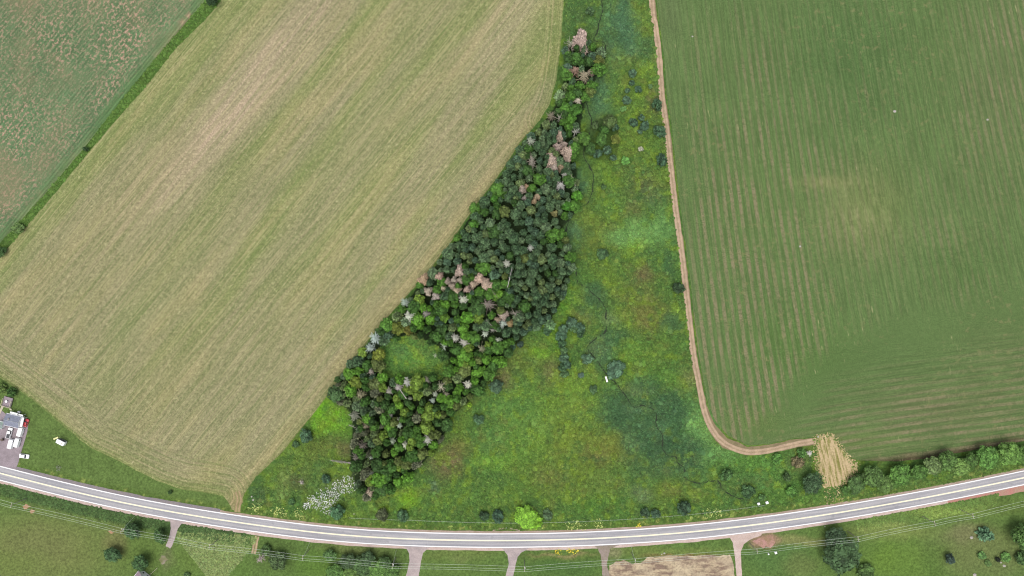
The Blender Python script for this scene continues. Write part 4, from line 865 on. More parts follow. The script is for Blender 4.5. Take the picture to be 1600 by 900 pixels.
# --- dead and dying trees of the belt
DEAD = [
 ('dome',908,62,11,10,(200,168,160),16,'large pinkish brown dead crown at the north tip of the belt'),
 ('sparse',891,68,13,8,(170,166,160),None,'grey bare dead tree left of the large pink crown'),
 ('sparse',918,78,9,7,(176,170,166),None,'grey bare branches right under the large pink crown'),
 ('snag',899,110,11,9,(178,132,110),None,'reddish brown dying tree below the north tip'),
 ('snag',913,118,12,10,(176,162,128),15,'tan dying tree beside the reddish brown one'),
 ('dome',926,111,5,7,(186,160,140),None,'small tan crown touching the creek near the north tip'),
 ('white',903,158,7,8,(214,200,196),None,'whitish bare tree above the bright green group'),
 ('sparse',874,184,9,10,(180,176,172),None,'bare grey trunk at the hay field side of the bright green group'),
 ('snag',862,181,10,10,(128,120,98),None,'brown grey thinning conifer beside the hay field'),
 ('sparse',899,206,11,9,(176,172,176),None,'grey bare tree between the pink crowns and the creek shrubs'),
 ('dome',875,212,5,9,(208,180,160),9,'narrow pinkish crown at the top of the upper pink group'),
 ('dome',872,229,6,9,(206,176,170),None,'pink crown in the left of the upper pink group'),
 ('dome',881,225,5,9,(200,176,166),None,'small pink crown squeezed in the upper pink group'),
 ('dome',888,238,9,10,(206,176,160),12,'largest pink crown of the upper pink group'),
 ('dome',862,250,8,9,(204,176,162),11,'broad pink crown below left of the upper pink group'),
 ('dome',866,262,6,8,(206,184,176),None,'pale pink crown low in the upper pink group'),
 ('dome',877,261,5,8,(196,166,128),None,'tan crown low in the upper pink group'),
 ('white',883,273,6,8,(200,198,204),None,'pale grey tree under the upper pink group'),
 ('white',876,290,8,9,(206,200,212),None,'lilac white bare tree east of the spruce stand'),
 ('snag',831,252,9,13,(170,160,148),14,'grey brown dead fir west of the upper pink group'),
 ('white',829,220,7,10,(176,180,176),None,'pale grey tree top at the hay field edge'),
 ('dome',823,291,4,8,(206,164,124),None,'orange tan crown in the upper spruces'),
 ('dome',816,295,5,8,(180,160,150),8,'pinkish grey crown beside the orange tan one'),
 ('dome',840,307,5,8,(206,176,140),None,'tan crown alone in the upper spruces'),
 ('dome',835,314,4,7,(200,168,120),None,'small tan crown just below another tan crown'),
 ('dome',820,309,4,7,(190,180,178),None,'small pale grey crown in the upper spruces'),
 ('white',829,387,6,9,(206,206,212),None,'white bare top inside the widest spruce stand'),
 ('white',792,412,7,11,(214,212,214),None,'white bare top above the long bare trunk'),
 ('dome',661,437,8,8,(200,160,120),None,'orange tan crown at the hay field edge of the lower pink cluster'),
 ('dome',686,432,6,9,(212,170,152),None,'pink crown at the top left of the lower pink cluster'),
 ('dome',718,423,7,10,(204,174,164),9,'tall pink crown at the top of the lower pink cluster'),
 ('dome',699,440,5,9,(196,176,162),None,'small beige crown in the left of the lower pink cluster'),
 ('dome',709,437,4.5,9,(206,190,176),None,'small pale beige crown inside the lower pink cluster'),
 ('dome',719,438,5,9,(200,182,168),None,'beige crown in the middle of the lower pink cluster'),
 ('dome',706,447,5,9,(208,184,166),None,'second beige crown in the middle of the lower pink cluster'),
 ('dome',714,454,6,9,(210,182,156),None,'tan crown at the lower rim of the lower pink cluster'),
 ('dome',730,452,5.5,9,(206,172,160),None,'pink crown at the lower rim of the lower pink cluster'),
 ('dome',749,435,8,10,(214,176,156),None,'big salmon pink crown at the right of the lower pink cluster'),
 ('dome',760,445,9,10,(210,178,156),None,'biggest pink crown at the right end of the lower pink cluster'),
 ('dome',739,444,6,9,(214,184,158),None,'light tan crown beside the big salmon crown'),
 ('dome',668,455,6,8,(206,190,172),None,'pale tan crown at the left end of the lower pink cluster'),
 ('dome',681,463,7,9,(190,178,172),None,'greyish crown below the left end of the lower pink cluster'),
 ('dome',692,450,5,8,(196,186,150),None,'yellowish pale crown in the left of the lower pink cluster'),
 ('white',724,468,8,10,(232,230,228),None,'bright white bare tree under the lower pink cluster'),
 ('white',633,472,8,8,(176,188,188),None,'pale grey green bare tree near the hay field left of the pink cluster'),
 ('white',639,494,9,9,(222,222,222),None,'white bare tree in the narrow part above the clearing'),
 ('snag',666,490,10,10,(156,156,150),None,'grey bare tree right of the white one above the clearing'),
 ('white',586,528,9,9,(190,202,212),12,'bluish white bare tree at the hay field edge'),
 ('white',578,543,8,8,(186,198,206),None,'second bluish white bare tree lower on the hay field edge'),
 ('snag',580,580,6,9,(206,192,184),11,'pinkish grey dead fir top west of the clearing'),
 ('snag',762,476,14,9,(150,138,130),None,'wide grey brown bare tree below the lower pink cluster'),
 ('dome',787,494,7,9,(196,172,162),None,'pinkish grey crown of the small dead group east of the broadleaf trees'),
 ('dome',777,500,5,8,(198,170,140),None,'tan crown at the left of the small dead group'),
 ('white',786,506,7,9,(214,222,226),None,'white crown of the small dead group'),
 ('dome',797,507,4.5,9,(206,170,100),7,'orange crown at the right of the small dead group'),
 ('sparse',805,490,12,9,(156,146,146),None,'grey bare twigs right above the orange crown'),
 ('white',711,528,8,9,(218,214,218),None,'left one of two white domes among the broadleaf trees'),
 ('white',725,535,8,9,(206,200,204),None,'right one of two white domes among the broadleaf trees'),
 ('sparse',694,542,9,8,(214,220,222),None,'thin white bare branches right at the clearing'),
 ('sparse',680,556,6,6,(196,196,190),None,'small bare stick tree inside the clearing edge'),
 ('white',758,522,6,8,(206,214,212),None,'small white tree left of the southern white crown pair'),
 ('white',778,531,7,7,(200,206,200),5,'pale flat crown at the creek side below the small dead group'),
 ('snag',770,516,6,8,(200,200,196),4,'slim pale dead tree above the flat pale crown'),
 ('white',637,597,9,9,(206,204,212),None,'white tree on the south rim of the clearing'),
 ('white',623,604,8,9,(202,190,202),None,'lilac white tree on the south rim with a bare trunk below'),
 ('white',608,611,7,8,(188,180,184),None,'greyish lilac tree at the left of the south rim'),
 ('sparse',689,604,13,10,(200,192,180),None,'large bare branching tree spreading like a star below the clearing'),
 ('snag',668,594,7,9,(168,166,150),None,'olive grey thin conifer above the star shaped bare tree'),
 ('white',731,601,8,9,(226,220,222),None,'white bare tree east of the star shaped bare tree'),
 ('white',680,616,5,7,(206,212,208),None,'small white dome left below the star shaped tree'),
 ('white',697,616,5,7,(190,180,170),None,'small beige dome right below the star shaped tree'),
 ('white',676,626,5,6,(204,216,220),None,'small bluish white dome south of the star shaped tree'),
 ('white',640,623,4,7,(212,214,210),None,'small white dome at the end of the bare white trunk'),
 ('white',609,649,6,7,(180,176,178),None,'dim grey tree at the left of the lower broadleaf trees'),
 ('white',624,665,5,7,(216,226,222),None,'small bright white top in the lower broadleaf trees'),
 ('white',622,655,3.5,6,(206,210,206),None,'tiny white top just above another small white top'),
 ('white',613,689,6,7,(196,208,196),None,'pale greenish dead top in the lower broadleaf trees'),
 ('white',633,695,8,8,(214,214,210),None,'white bare tree in the lower broadleaf trees, left one of two'),
 ('white',668,687,9,8,(212,208,214),None,'white bare tree in the lower broadleaf trees, right one of two'),
 ('white',580,715,5,6,(206,218,214),3,'small white dead top near the leaning fir'),
 ('white',579,740,7,6,(216,218,214),3.5,'flat white dead top above the south tip'),
 ('dome',579,770,6,8,(196,172,148),8,'tan dying crown at the south tip'),
 ('snag',563,616,9,9,(170,166,120),None,'olive tan thinning tree at the hay field corner'),
 ('snag',572,665,8,9,(162,150,116),None,'tan olive thinning tree in the left of the southern trees'),
 ('snag',553,650,11,9,(130,140,120),None,'grey green bare conifer beside the lime green grass'),
 ('snag',566,697,9,9,(140,130,118),None,'brown grey conifer in the left of the southern trees'),
 ('snag',556,715,9,9,(128,122,112),None,'dark brown grey conifer at the foot of the leaning fir'),
 ('snag',752,545,9,9,(158,164,120),None,'pale olive thinning tree below the broadleaf middle'),
]
for kind, x, y, r_, h_, c_, ry, lb in DEAD:
    plant(kind, 'dead_tree', x, y, r_ * 1.05, h_, tuple(int(a * b_) for a, b_ in zip(c_, (1.03, 1.05, .99) if kind in ('white', 'sparse') else (1.0, 1.05, 1.01))), lb, 'dead tree', ry=ry * 1.05 if ry else None)
# leaning dead fir beside the southern trees: drawn as it lies, tip to the west
e = empty('leaning_dead_fir', tuple(P(553, 724, .5)))
m = MB(); m.tube((0, 0, 0), (0, 0, 11.6), .26, .06, 6); m.build('trunk', M_DEADWOOD, e).color = (*alb(205, 198, 190), 1)
mb = MB(); r = random.Random(4)
for i in range(60):
    z = 1.2 + 9.8 * i / 60; a = (0 if i % 2 else math.pi) + r.uniform(-.8, .8); ln = 2.3 * (1.08 - z / 12) * r.uniform(.6, 1.15)
    q = Vector((math.cos(a) * ln, math.sin(a) * ln, z - .9 * ln)); mb.tube((0, 0, z), q, .11, .05, 3)
    for j in range(3):
        b_ = Vector((0, 0, z)).lerp(q, r.uniform(.4, .9)); mb.tube(b_, b_ + rv(r, .4) + Vector((0, 0, -.3)), .04, .02, 3)
mb.build('branches', M_DEADWOOD, e).color = (*alb(196, 188, 178), 1)
dv = Vector((P(517, 718).x - P(553, 724).x, P(517, 718).y - P(553, 724).y, 1.6)); e.rotation_euler = dv.to_track_quat('Z', 'X').to_euler()
tag(e, 'grey dead fir leaning out of the tree belt over the grass', 'dead tree')
# bare trunks lying or leaning in the belt
def log(a, b, za, zb, rr, col, label):
    A, B_ = P(*a, za), P(*b, zb); e = empty('fallen_trunk', (A.x, A.y, 0)); m = MB(); m.tube(A - e.location, B_ - e.location, rr, rr * .35, 6); r = random.Random(int(a[0]))
    m.build('trunk', M_DEADWOOD, e).color = (*alb(*col), 1); mb = MB()
    for i in range(16):
        t = r.uniform(.2, 1); q = (A.lerp(B_, t)) - e.location; mb.tube(q, q + rv(r, 1.1) + Vector((0, 0, .3)), .06, .02, 3)
    mb.build('branches', M_DEADWOOD, e).color = (*alb(*col), 1); tag(e, label, 'fallen trunk')
log((793, 449), (801, 414), 9, 10.5, .2, (206, 200, 196), 'long bare white trunk leaning across the widest spruce stand')
log((635, 623), (620, 602), 9, 9.5, .22, (214, 206, 200), 'bare white trunk lying on the crowns south of the clearing')
log((902, 297), (887, 260), 7, 8, .2, (196, 184, 172), 'bare trunk slanting beside the creek below the pink crowns')
log((545, 664), (557, 669), 1, 3, .14, (206, 200, 190), 'short pale broken trunk beside the lime green grass')
log((780, 470), (768, 452), 7, 9, .15, (150, 138, 126), 'brown bare trunk right below the biggest pink crown')
log((740, 455), (726, 428), 8, 9.5, .15, (150, 130, 118), 'brown bare trunk behind the beige crowns')
log((776, 518), (760, 500), 7, 9, .14, (190, 184, 170), 'thin pale trunk left of the small dead group')

# --- notable green trees of the belt
NOTE = [('broad',902,92,10,9,BRO[1],'green tree directly under the large pink crown'),('broad',919,96,10,9,BRO[4],'dark green tree right of the one under the pink crown'),('spruce',887,104,10,10,(84,110,90),'bluish tree at the hay field side of the north tip'),
 ('broad',935,94,9,8,(124,138,72),'olive tree beside the creek at the north tip'),('broad',902,146,11,9,BRO[4],'dark green tree below the tan dying tree'),('spruce',877,148,12,10,(112,136,96),'pale grey green tree at the hay field corner'),
 ('broad',884,168,12,9,(96,146,62),'bright green tree, left one in the upper bright group'),('broad',898,172,12,9,(88,138,58),'bright green tree, right one in the upper bright group'),('broad',892,186,10,8,(98,150,60),'bright green tree, lowest in the upper bright group'),
 ('broad',623,633,9,8,(124,172,62),'round lime coloured tree below the bare white trunk'),('broad',525,616,15,7,(80,112,68),'dark round tree at the north corner of the lime green grass'),('broad',556,597,10,8,(134,158,66),'yellow green tree near the hay field corner'),
 ('broad',585,600,11,9,(112,128,78),'olive green tree at the left of the clearing'),('dome',867,333,5,7,(150,158,70),'small yellow olive crown at the creek side'),('broad',886,322,9,8,(88,150,58),'bright green tree close to the creek bend'),
 ('broad',902,306,9,7,(98,158,58),'brightest green tree nearest the creek bend'),('broad',772,311,7,8,(90,148,58),'small bright tree among spruces at the hay field side'),('broad',740,350,7,8,(96,148,62),'small bright tree lower among spruces at the hay field side'),
 ('broad',778,462,12,8,(104,150,54),'yellow green tree right of the wide bare tree'),('broad',730,496,13,9,(104,160,56),'bright tree in the middle broadleaf stand'),('broad',694,497,9,8,(124,170,70),'lime tree in the middle broadleaf stand'),
 ('broad',622,513,12,8,(126,142,62),'olive yellow tree, right one above the clearing'),('broad',638,516,9,8,(134,136,66),'brownish yellow tree touching the clearing'),('broad',592,556,12,8,(128,142,60),'olive yellow tree at the west rim of the clearing'),
 ('broad',940,218,11,6,(88,128,62),'green bush group tree, centre of the creek side clump'),('broad',953,190,12,6,(92,116,66),'olive tree at the top of the creek side clump'),('broad',962,218,9,5,(128,142,66),'yellow olive bush at the east of the creek side clump'),
 ('broad',913,217,13,6,(96,138,62),'bright bush at the west of the creek side clump'),('shrub',949,235,9,4,SHB[0],'bluish shrub at the south of the creek side clump'),('shrub',934,240,8,4,SHB[1],'second bluish shrub at the south of the creek side clump'),
 ('shrub',958,247,6,3,SHB[0],'small bluish shrub at the foot of the creek side clump'),('shrub',961,200,8,4,SHB[1],'dark shrub at the east rim of the creek side clump'),('shrub',930,196,8,4,(98,124,80),'pale shrub at the west rim of the creek side clump'),('broad',923,233,10,5,BRO[4],'dark green bush low in the creek side clump'),('broad',945,203,10,6,BRO[1],'green bush high in the creek side clump'),
 ('spruce',860,508,10,7,SHB[3],'pale grey green shrub tree at the south end of the spruces'),('shrub',846,500,9,5,SHB[0],'grey green bush left of the pale one south of the spruces'),('shrub',855,518,8,3,SHB[2],'low bush south of the pale grey green one'),
 ('shrub',775,604,13,3.5,(88,118,92),'bluish bush in the meadow nook east of the trees'),('shrub',813,538,7,4,(88,112,100),'bluish shrub at the top of the brown meadow nook'),('shrub',799,541,8,4.5,SHB[1],'green blue shrub left of the bluish shrub at the nook')]
for kind, x, y, r_, h_, c_, lb in NOTE:
    plant(kind, {'broad': 'broadleaf_tree', 'spruce': 'spruce_tree', 'dome': 'conifer_tree', 'shrub': 'shrub'}[kind], x, y, r_, h_, c_, lb, {'broad': 'tree', 'spruce': 'spruce', 'dome': 'tree', 'shrub': 'shrub'}[kind])

# --- the rest of the belt
BANDS = [(-1,135,'at the narrow north tip'),(135,200,'near the bright green group'),(200,280,'level with the upper pink crowns'),(280,345,'above the widest spruce stand'),(345,425,'in the widest part of the belt'),
         (425,510,'level with the lower pink cluster'),(510,600,'level with the clearing'),(600,690,'in the stand below the clearing'),(690,900,'near the leaning fir')]
occ = [(d_[1], d_[2], d_[3] * (.9 if d_[0] != 'sparse' else .45)) for d_ in DEAD] + [(d_[1], d_[2], d_[3] * .85) for d_ in NOTE if d_[0] != 'shrub' or d_[1] < 900]
r = random.Random(31); cand = []; counts = {'spruce': 0, 'broad': 0}
fp = np.array(FOREST, float); edge = FOREST[0:17]
def inside(x, y, poly): return bool(inpoly(np.array([x]), np.array([y]), poly)[0])
tries = 0; grid = {}
while tries < 26000:
    tries += 1; x = r.uniform(515, 966); y = r.uniform(60, 785)
    if not inside(x, y, FOREST) or inside(x + 16 * mnoise.noise(Vector((x * .07, y * .07, 1))), y + 16 * mnoise.noise(Vector((x * .07, y * .07, 4))), CLEARING): continue
    if x > 903 and y > 165: continue
    # which kind grows here
    nz = mnoise.noise(Vector((x * .02, y * .02, 3)))
    if y < 190: ps = .35
    elif y < 430: ps = .9 if x < 870 else .5
    elif y < 520: ps = .92 if x > 800 - (y - 430) * .2 else .22
    elif y < 600: ps = .15
    else: ps = .55 if x < 585 else .07
    de = float(pdist(np.array([x]), np.array([y]), edge)[0])
    if de < 26 and 200 < y < 600: ps = max(ps, .6)
    kind = 'spruce' if r.random() < ps + nz * .15 else 'broad'
    rad = (r.uniform(7.4, 10.5) if r.random() < .5 else r.uniform(4.6, 7.0)) if kind == 'spruce' else (r.uniform(8.5, 12.5) if r.random() < .55 else r.uniform(5.5, 8.5))
    sc = (.70 if kind == 'spruce' else .68) * (.82 if mnoise.noise(Vector((x * .05, y * .05, 7))) > .05 else 1.08)
    ok = True; gx_, gy_ = int(x // 25), int(y // 25)
    for ax in (-1, 0, 1):
        for ay in (-1, 0, 1):
            for (qx, qy, qr) in grid.get((gx_ + ax, gy_ + ay), ()):
                if math.hypot(qx - x, qy - y) < (qr + rad) * sc: ok = False; break
            if not ok: break
        if not ok: break
    if not ok or any(math.hypot(qx - x, qy - y) < qr * .75 + rad * .45 for qx, qy, qr in occ): continue
    grid.setdefault((gx_, gy_), []).append((x, y, rad)); cand.append((kind, x, y, rad, de, nz))
print('belt trees', len(cand), sum(c_[0] == 'spruce' for c_ in cand))
for kind, x, y, rad, de, nz in cand:
    for lo, hi, nm in BANDS:
        if lo <= y < hi: break
    side = 'on the hay field side' if de < 22 else ('in the interior' if de < 85 or y > 600 else 'on the creek side')
    edgeh = .7 if de < 14 else 1.0
    if kind == 'spruce':
        ci = r.choice((0, 0, 1, 1, 2, 4, 3) if y < 600 else (2, 3, 3, 0)); c_ = SPR[ci]; cw = ('green', 'dark green', 'grey green', 'olive green', 'bluish green')[ci]
        if y > 600: c_ = tuple(int(q * .97) for q in (112, 118, 92)) if r.random() < .3 else c_
        plant('spruce', 'spruce_tree', x, y, rad * 1.12, r.uniform(11, 15) * edgeh, c_, f'{cw} pointed spruce {side}, {nm}', 'spruce', f'{cw} spruces {side} {nm}')
    else:
        b_ = nz + r.uniform(-.5, .5); ci = 2 if b_ > .22 else (0 if b_ > 0 else (1 if b_ > -.3 else 4))
        if r.random() < .13: ci = 3
        if r.random() < .1: ci = 5
        c_ = BRO[ci]; cw = ('mid green', 'deep green', 'bright green', 'yellow green', 'dark green', 'olive green')[ci]
        if y < 460 and ci in (2, 3): ci = 0; c_ = BRO[0]; cw = 'mid green'
        plant('broad', 'broadleaf_tree', x, y, rad * 1.1, r.uniform(7.5, 10.5) * edgeh, c_, f'{cw} broadleaf tree {side}, {nm}', 'tree', f'{cw} broadleaf trees {side} {nm}')

# ------------------------------------------------------------------ power line
POLES = [(-150,746),(17.8,789),(189.5,829),(327.3,854),(473,871.5),(613,884),(819.6,889),(992.5,876.5),(1183,861),(1341,842),(1460.5,817.5),(1520.4,806),(1700,764)]
PL = ['just outside the left edge', 'above the bare soil patch at the left edge', 'beside the dark tree above the lawn', 'in the tall pale weeds', 'right of the wide dark tree', 'left of the asphalt driveway by the thicket', 'right of the middle driveway', 'at the edge of the cleared ground', 'beside the pink gravel patch', 'touching the largest dark tree', 'above the bright green lawn at right', 'above the dry lawn at right', 'outside the right edge']
wirepts = []
for i, (px, py) in enumerate(POLES):
    b = P(px, py, 10.2); a = P(*POLES[max(i - 1, 0)], 10.2); c_ = P(*POLES[min(i + 1, len(POLES) - 1)], 10.2); t = (c_ - a).normalized(); rz = math.atan2(t.y, t.x)
    e = empty('power_pole', (b.x, b.y, 0), rz); tag(e, f'wooden power pole with crossarm, {PL[i]}', 'power pole', 'power poles south of the road')
    m = MB(); m.tube((0, 0, -.3), (0, 0, 5.5), .17, .145, 8); m.tube((0, 0, 5.5), (0, 0, 10.9), .145, .12, 8, True); m.build('pole', M_POLE, e)
    m = MB(); m.box((0, 0, 10.25), (.16, 2.5, .18)); m.tube((0, .9, 10.2), (0, 0, 9.5), .03, .03, 4); m.tube((0, -.9, 10.2), (0, 0, 9.5), .03, .03, 4); m.build('crossarm', M_CREAM, e)
    for y_ in (-1.15, 0, 1.15):
        m = MB(); zt = 10.34 if y_ else 10.9; m.tube((0, y_, zt), (0, y_, zt + .25), .07, .05, 6, True); m.build('insulator', M_WHITE, e)
    if i in (2, 5, 6, 7):
        m = MB(); m.tube((.25, 0, 8.4), (.25, 0, 9.3), .22, .22, 10, True); m.build('transformer', M_WHITE, e)
    if i in (2, 4, 5, 7):
        m = MB(); m.tube((0, 0, 9.6), (0, 3.6, 0.05), .035, .035, 4); m.build('guy_wire', M_WIRE, e)
    nrm = Vector((-math.sin(rz), math.cos(rz), 0)); wirepts.append([Vector((b.x, b.y, 10.55)) + nrm * 1.15, Vector((b.x, b.y, 11.1)), Vector((b.x, b.y, 10.55)) - nrm * 1.15])
for wv, nm in enumerate(('road side', 'middle', 'field side')):
    m = MB()
    for i in range(len(POLES) - 1):
        a, b = wirepts[i][wv], wirepts[i + 1][wv]; p0 = a; n = 10
        for j in range(1, n + 1):
            t = j / n; q = a.lerp(b, t); q.z -= 4 * .7 * t * (1 - t); m.tube(p0, q, .033, .033, 4); p0 = q
    tag(m.build('power_wire', M_WIRE), f'thin pale power wire strung pole to pole, the {nm} one of three', 'power wire', 'power wires')

# ------------------------------------------------------------------ roadside wire fence north of the road
e = empty('wire_fence', tuple(P(620, 812))); M = MB(); pr = None
def fy(x): return float(road_y(x)) - np.interp(x, [540, 640, 800, 900, 1000, 1080, 1190], [28, 30, 28, 28, 28, 28, 29])
xs = np.arange(545, 1195, 11.0)
for i, x in enumerate(xs):
    p_ = P(x, fy(x)) - e.location; m = MB(); m.tube((p_.x, p_.y, 0), (p_.x, p_.y, 1.25), .07, .06, 5, True); m.build('fence_post', M_BARK, e)
    if pr is not None:
        for z in (.45, .8, 1.15): M.tube((pr.x, pr.y, z), (p_.x, p_.y, z), .012, .012, 3)
    pr = p_
M.build('wire', M_WIRE, e); tag(e, 'low wire fence on posts along the meadow side of the road', 'fence')

# ------------------------------------------------------------------ vehicles
def rrect(L_, W_, c=.25, n=3, nose=1.0):
    pts = []
    for sx, sy in ((1, -1), (1, 1), (-1, 1), (-1, -1)):
        cc = c * (nose if sx > 0 else 1); cx, cy = sx * (L_ / 2 - cc), sy * (W_ / 2 - c); a0 = {(1, -1): -90, (1, 1): 0, (-1, 1): 90, (-1, -1): 180}[(sx, sy)]
        for j in range(n + 1):
            a = math.radians(a0 + 90 * j / n); pts.append((cx + cc * math.cos(a), cy + c * math.sin(a)))
    return pts
def wheels(e, xs, w_, r_=.33):
    for x in xs:
        for s_ in (-1, 1):
            m = MB(); m.tube((x, s_ * (w_ - .22), r_), (x, s_ * w_, r_), r_, r_, 14, True); o = m.build('wheel', M_BLACK, e); m = MB(); m.tube((x, s_ * w_ - .02 * s_, r_), (x, s_ * (w_ + .012), r_), r_ * .6, r_ * .55, 10, True); q = m.build('rim', M_GREY, o)
def vehicle(kind, name, px, py, ang, L_, W_, paint_, label, cat, group=None):
    b = P(px, py, 1.0); e = empty(name, (b.x, b.y, 0), ang); tag(e, label, cat, group)
    if kind == 'van':
        m = MB(); m.prism(rrect(L_, W_, .28), .35, 1.1, 0); m.prism(rrect(L_ * .97, W_ * .97, .26), 1.09, 2.15, .22); m.build('body', paint_, e)
        m = MB(); m.box((L_ * .462, 0, 1.62), (.10, W_ * .80, .62), 0, (1, .92), (-.14, 0)); m.build('windscreen', M_GLASS, e)
        for s_ in (-1, 1): m = MB(); m.box((L_ * .34, s_ * W_ * .487, 1.6), (.8, .03, .45)); m.build('side_window', M_GLASS, e); m = MB(); m.box((L_ * .45, s_ * (W_ / 2 + .12), 1.45), (.12, .24, .22)); m.build('mirror', M_DARKPLASTIC, e); m = MB(); m.box((L_ / 2, s_ * W_ * .36, .8), (.08, .3, .18)); m.build('headlight', M_GREY, e)
        m = MB(); m.box((0, 0, 2.17), (L_ * .5, .04, .03)); m.box((-L_ * .3, 0, 2.17), (.03, W_ * .7, .03)); m.build('roof_rib', M_GREY, e)
        wheels(e, (-L_ * .3, L_ * .32), W_ / 2)
    elif kind == 'car':
        m = MB(); m.prism(rrect(L_, W_, .35, 3, 1.5), .3, .85, .12); m.build('body', paint_, e)
        m = MB(); m.box((-.25, 0, 1.1), (L_ * .55, W_ * .86, .52), 0, (.68, .82), (-.05, 0)); m.build('window_band', M_GLASS, e)
        m = MB(); m.prism([(x * .37 * L_ / 2 * 1.0 - .3, y) for x, y in ((1, -W_ * .34), (1, W_ * .34), (-1, W_ * .34), (-1, -W_ * .34))], 1.362, 1.40, 0); m.build('roof', paint_, e)
        for s_ in (-1, 1): m = MB(); m.box((L_ * .475, s_ * W_ * .34, .68), (.12, .34, .14)); m.build('headlight', M_GREY, e); m = MB(); m.box((-L_ * .485, s_ * W_ * .36, .7), (.06, .3, .14)); m.build('tail_light', M_RED, e)
        wheels(e, (-L_ * .3, L_ * .3), W_ / 2)
    elif kind == 'pickup':
        m = MB(); m.prism(rrect(L_, W_, .22), .4, .95, .06); m.build('body', paint_, e)
        m = MB(); m.box((-L_ * .27, 0, .99), (L_ * .40, W_ * .8, .06)); m.build('load_bed', M_DARKPLASTIC, e)
        for s_ in (-1, 1): m = MB(); m.box((-L_ * .27, s_ * W_ * .46, 1.12), (L_ * .44, .12, .34)); m.build('bed_side', paint_, e)
        m = MB(); m.box((L_ * .10, 0, 1.3), (L_ * .36, W_ * .9, .7), 0, (.72, .86)); m.build('window_band', M_GLASS, e); m = MB(); m.prism([(L_ * .10 + x, y) for x, y in ((L_ * .125, -W_ * .37), (L_ * .125, W_ * .37), (-L_ * .125, W_ * .37), (-L_ * .125, -W_ * .37))], 1.652, 1.70, 0); m.build('roof', paint_, e)
        wheels(e, (-L_ * .3, L_ * .33), W_ / 2, .38)
    elif kind == 'trailer':
        m = MB(); m.prism(rrect(L_, W_, .3), .5, 2.45, .22); m.build('body', paint_, e)
        m = MB(); m.box((0, W_ / 2 + .01, 1.45), (L_ * .86, .04, 1.5)); m.build('side_panel', M_DARKPLASTIC, e)
        m = MB(); m.box((L_ * .2, 0, 2.47), (.6, .5, .08)); m.build('roof_vent', M_CREAM, e); m = MB(); m.tube((-L_ / 2, .4, .5), (-L_ / 2 - 1.2, 0, .5), .06, .06, 5); m.tube((-L_ / 2, -.4, .5), (-L_ / 2 - 1.2, 0, .5), .06, .06, 5); m.build('drawbar', M_GREY, e)
        wheels(e, (.1,), W_ / 2)
    return e
def axis_ang(dx, dy): return math.atan2(-dy, dx)
vehicle('van', 'parked_van', 32.3, 674.5, axis_ang(.3, -1), 4.5, 2.1, M_WHITE, 'white van parked against the house just below the red car', 'van', 'vans in the yard')
vehicle('van', 'parked_van', 27.2, 691.5, axis_ang(.28, -1), 4.4, 2.1, M_WHITE, 'white van in the yard on the grass side, lower right of three', 'van', 'vans in the yard')
vehicle('van', 'parked_van', 17.6, 693.5, axis_ang(.28, -1), 4.6, 2.1, M_WHITE, 'white van in the middle of the yard, lower left of three', 'van', 'vans in the yard')
vehicle('pickup', 'pickup_truck', 14.2, 677, axis_ang(.28, -1), 5.3, 2.0, M_WHITE, 'white pickup truck with dark load bed in front of the house', 'pickup truck')
vehicle('car', 'parked_car', 40, 661, axis_ang(.42, -1), 4.0, 1.75, M_RED, 'red car tucked beside the white house wall', 'car')
vehicle('car', 'parked_car', 37, 713, axis_ang(1, .12), 4.7, 2.0, M_WHITE, 'white car parked on the grass beside the yard entrance', 'car')
vehicle('trailer', 'covered_trailer', 96.6, 690.5, axis_ang(-1, -.5), 4.1, 2.1, M_WHITE, 'white covered trailer with a dark side standing on the lawn', 'trailer').rotation_euler = (0, 0, axis_ang(1, .5))
b = P(88, 684.5); e = empty('loading_ramp', (b.x, b.y, 0), axis_ang(1, -.42)); m = MB(); m.box((0, 0, .35), (2.5, .75, .12), 0, (.96, .9)); m.build('deck', M_YELLOW, e)
m = MB(); [m.box((x, 0, .16), (.1, .7, .32)) for x in (-.9, .9)]; m.build('leg', M_GREY, e); m = MB(); [m.box((x, 0, .425), (.05, .66, .03)) for x in (-.8, -.4, 0, .4, .8)]; m.build('cleat', M_CREAM, e); tag(e, 'pale yellow ramp lying at the nose of the white trailer', 'ramp')

